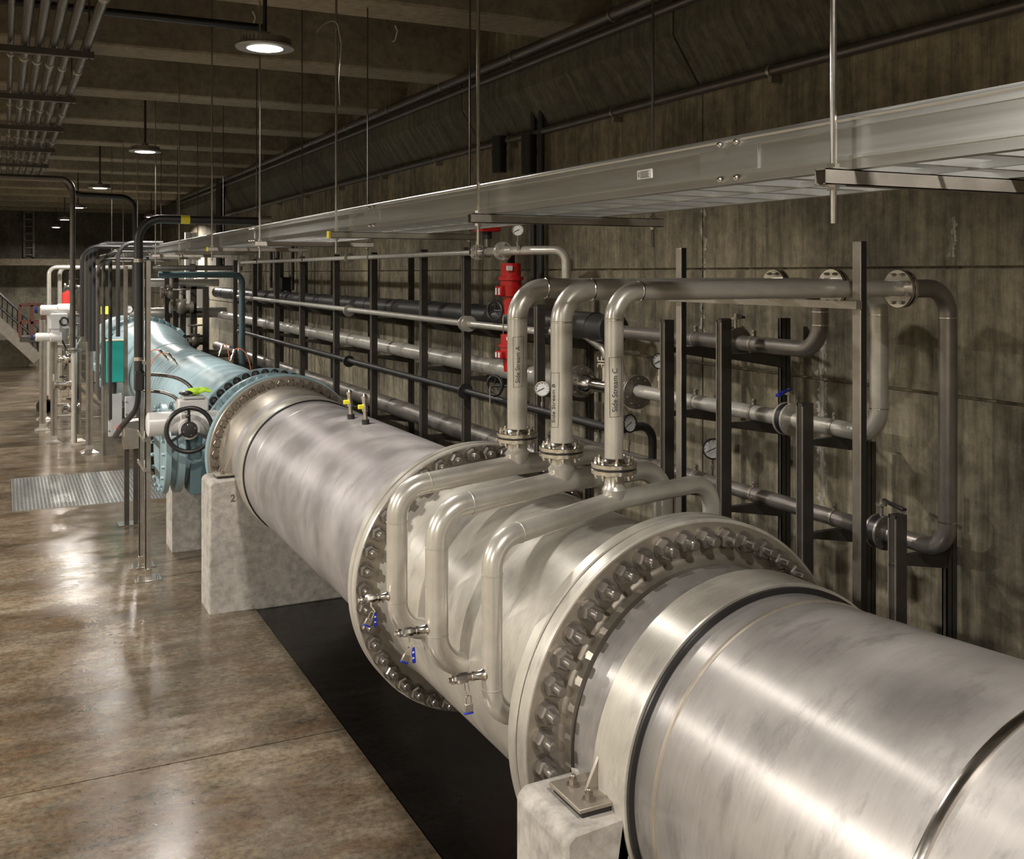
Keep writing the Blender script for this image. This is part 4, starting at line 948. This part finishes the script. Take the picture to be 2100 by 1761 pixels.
for yy in (ly, ly + .9):
    for x in (l0.x, (l0.x + l1.x) / 2, l1.x): MB().box(x - .03, x + .03, yy - .02, yy + .02, l1.z, l0.z).build('guard_post', 'rust', t)
    for z in (l0.z, (l0.z * .45 + l1.z * .55)): MB().box(l0.x, l1.x, yy - .02, yy + .02, z - .03, z + .03).build('guard_rail', 'rust', t)
MB().box(l0.x, l1.x, ly, ly + .9, l1.z - .12, l1.z).build('platform', 'strut', t)
for kx in range(3):
    z0 = FZ + .45 + kx * .38
    if z0 + .38 < l1.z: MB().obox((l0.x + .5, ly + .1, z0), (l1.x, ly + .1, z0 + .38), .04, .06).obox((l1.x, ly + .1, z0), (l0.x + .5, ly + .1, z0 + .38), .04, .06).build('scissor_arm', 'strut', t)
MB().box(l0.x + .45, l1.x + .1, ly, ly + .9, FZ + .18, FZ + .42).build('base', 'rust', t)
for x in (l0.x + .6, l1.x): MB().cyl((x, ly - .03, FZ + .17), (x, ly + .08, FZ + .17), .17, 20).build('wheel', 'black', t)
t = thing('ladder_tray', (.9, 40, .5), 'vertical ladder style cable tray on the dark upper far wall', 'cable tray')
ya = YEND - 1.6; L = at(50, 500, Y=ya); Rr = at(69, 500, Y=ya); z0, z1 = at(50, 527, Y=ya).z, at(50, 424, Y=ya).z
for x in (L.x, Rr.x): MB().box(x - .04, x + .04, ya - .05, ya + .05, z0, z1).build('side_rail', 'conduit', t)
for k in range(7): z = z0 + (z1 - z0) * (k + .3) / 7; MB().box(L.x, Rr.x, ya - .03, ya + .03, z - .025, z + .025).build('rung', 'conduit', t)
# ---------------------------------------------------------------- blue-green pipe and far right equipment
t = thing('cross_pipe', (2.7, 21.2, 0), 'dark blue-green pipe crossing horizontally behind the steel posts and dropping at the racks', 'pipe')
MB().tube([(2.7, 21.2, -.03), (4.32, 21.2, -.03), (4.32, 21.2, -2.5)], .062, .16, 16).build('pipe_run', 'bluedk', t)
t = thing('valve_rack', (4.0, 25, FZ), 'rack of dark posts and valves at the far end of the wall pipes', 'rack')
for k, (px, tp, y) in enumerate(((375, 583, 24.), (397, 587, 24.), (422, 588, 23.4), (343, 560, 26.), (360, 560, 25.))):
    c = at(px, tp, Y=y); MB().box(c.x - .06, c.x + .06, y - .05, y + .05, FZ, c.z).build('post', 'strut', t)
for py in (590, 640, 690, 735):
    a_, b_ = at(375, py, Y=24), at(422, py, Y=24); MB().box(a_.x, b_.x, 23.95, 24.03, a_.z - .03, a_.z + .03).build('arm', 'strut', t)
for k, (px, py, y, s, l) in enumerate(((400, 700, 23.7, 1., 'lower bronze coloured gate valve at the far end of the racks'), (372, 630, 23.8, 1.1, 'upper dark gate valve at the far end of the racks'), (352, 600, 25.5, 1.1, 'far tan valve housing under the blue-green pipe'))):
    c = at(px, py, Y=y); t = thing('gate_valve', c, l, 'valve', 'far gate valves')
    MB().ball(c, .12 * s, 14, 8, (1, .8, 1.2)).cyl(c, c + Vector((0, 0, .34 * s)), .05 * s, 12).box(c.x - .1 * s, c.x + .1 * s, c.y - .05, c.y + .05, c.z + .12 * s, c.z + .17 * s).rev(c - Vector((.25, 0, 0)), (1, 0, 0), [(0, .13), (.06, .13), (.06, .08), (.44, .08), (.44, .13), (.5, .13)], 16).build('valve_body', 'neck', t)
    MB().torus(c + Vector((0, 0, .36 * s)), (0, 0, 1), .15 * s, .018, 20, 6).build('handwheel', 'strutlt', t)
# far horizontal pipes toward the racks
for k, (z, r, y, x0_) in enumerate(((-.25, .10, 27.5, 3.2), (-.98, .13, 26.5, 2.9), (.12, .06, 24.5, 3.2), (-1.9, .1, 25.0, 4.2))):
    t = thing('far_header', (x0_, y, z), 'pale header pipe crossing toward the wall at the far racks, %s' % ['second from top', 'third from top, wide', 'topmost, thin', 'lowest'][k], 'pipe', 'far header pipes')
    MB().rev((x0_ - .2, y, z), (1, 0, 0), [(0, r * .5), (.2, r), (5.2 - x0_, r)], 20).build('pipe_run', 'tube' if k != 2 else 'tubedk', t)
    MB().rev((x0_ + .6, y, z), (1, 0, 0), [(0, r), (0, r * 1.6), (.12, r * 1.6), (.12, r)], 20).build('coupling', 'tubedk', t)
t = thing('vertical_tank', (4.9, 31, FZ), 'tall white cylindrical column lit up at the far end of the right wall', 'tank')
for k, px in enumerate((385, 398)):
    c = at(px, 560, Y=31.5); MB().cyl((c.x, 31.5, FZ), (c.x, 31.5, 1.2), .09, 20).build('column', 'white', t)
MB().box(at(400, 560, Y=31).x, 5.24, 31, 31.6, -1.3, -.15).build('cabinet', 'white', t, bevel=.02)
# black wall conduits and boxes
for k, (px, y0, y1, x) in enumerate(((556, 515, 590, 5.22), (570, 515, 590, 5.22), (600, 515, 595, 5.22), (452, 372, 545, 4.9), (1094, 455, 600, 5.2), (1110, 455, 600, 5.2))):
    a_ = at(px, y0, X=x); b_ = at(px, y1, X=x); solo(MB().cyl((x, a_.y, b_.z), (x, a_.y, a_.z + (1.2 if k > 3 else .6 if k < 3 else .1)), .035 if k != 3 else .11, 14), 'wall_drop_conduit', 'blackpipe', ['vertical black conduit on the far right wall, left of three', 'vertical black conduit on the far right wall, middle of three', 'vertical black conduit on the far right wall, right of three', 'thick black vertical pipe left of the wall racks', 'left vertical black conduit behind the tray, above riser A', 'right vertical black conduit behind the tray, above riser A'][k], 'conduit', 'wall drop conduits', loc=(x, a_.y, b_.z))
c = at(583, 582, X=5.2); solo(MB().box(5.1, 5.29, c.y - .2, c.y + .2, c.z - .14, c.z + .14), 'wall_box', 'black', 'black switch box on the far right wall with cables', 'box', bevel=.01, loc=c)
for k, px in enumerate((1024, 1085)):
    c = at(px, 318, X=5.15); solo(MB().cyl((5.15, c.y, c.z - .2), (5.15, c.y, c.z + .22), .085, 20).rev((5.15, c.y, c.z), (0, 0, 1), [(0, .085), (0, .09), (.04, .09), (.04, .085)], 20), 'wall_canister', 'black', ['left black capped pipe stub on the wall above the tray', 'right black capped pipe stub on the wall above the tray'][k], 'pipe stub', 'wall pipe stubs', loc=c)
# hanging wire
c = at(690, 60, Y=6.5); solo(MB().tube([at(650, 66, Y=6.5), at(662, 50, Y=6.5), at(690, 38, Y=6.5), at(700, 90, Y=6.5), at(695, 170, Y=6.5), at(697, 215, Y=6.5)], .003, .12, 6), 'loose_wire', 'wire', 'thin loose wire curling beside the third tray rod near the ceiling', 'wire', loc=c)

# yellow and white label band on the black conduit, far gauge, more rack valves
lbx = at(370, 452, Y=12.1)
cn = [o for o in COL.objects if o.get('label', '').startswith('thick black conduit rising')][0]
MB().cyl((lbx.x, 12.1, .605), (lbx.x + .10, 12.1, .605), .0495, 16).build('label_band', 'yellow', cn)
gauge(at(265, 634, Y=22.6), .09, .16, 'small black gauge standing above the big blue flange', 'black')
for k, (px, py, y, l) in enumerate(((138, 735, 22.0, 'bright small valve body low in the far left rack'), (128, 790, 22.0, 'grey valve block at mid height of the far left rack'), (145, 835, 21.9, 'lowest dark valve in the far left rack'), (150, 590, 21.6, 'flanged air valve at the very top of the far left rack'))):
    c = at(px, py, Y=y); t = thing('rack_valve', c, l, 'valve', 'far left rack valves')
    mt = ['polish', 'strutlt', 'tubedk', 'tubedk'][k]
    MB().ball(c, .09, 14, 8, (1, 1, 1.1)).rev(c - Vector((.16, 0, 0)), (1, 0, 0), [(0, .09), (.03, .09), (.03, .05), (.29, .05), (.29, .09), (.32, .09)], 16).cyl(c, c + Vector((0, 0, .17)), .03, 10).build('valve_body', mt, t)
    MB().torus(c + Vector((0, 0, .17)), (0, 0, 1), .075, .012, 20, 6).build('handwheel', 'black', t)
for k, (x0, z0, x1, z1, m_, l) in enumerate(((1.2, -.95, 1.05, -1.9, 'black', 'sagging black cable hanging in the far left rack'), (1.35, -1.1, 1.15, -1.6, 'wire', 'pale looped cable on the right of the far left rack'), (1.0, -1.3, 1.3, -2.5, 'blackpipe', 'long dark cable running down the far left rack'))):
    pts = [Vector((x0 + (x1 - x0) * f + .08 * math.sin(PI * f), 22.15, z0 + (z1 - z0) * f)) for f in [i / 10 for i in range(11)]]
    solo(MB().tube(pts, .018, .02, 8, n=1), 'hanging_cable', m_, l, 'cable', 'rack cables', loc=pts[0])
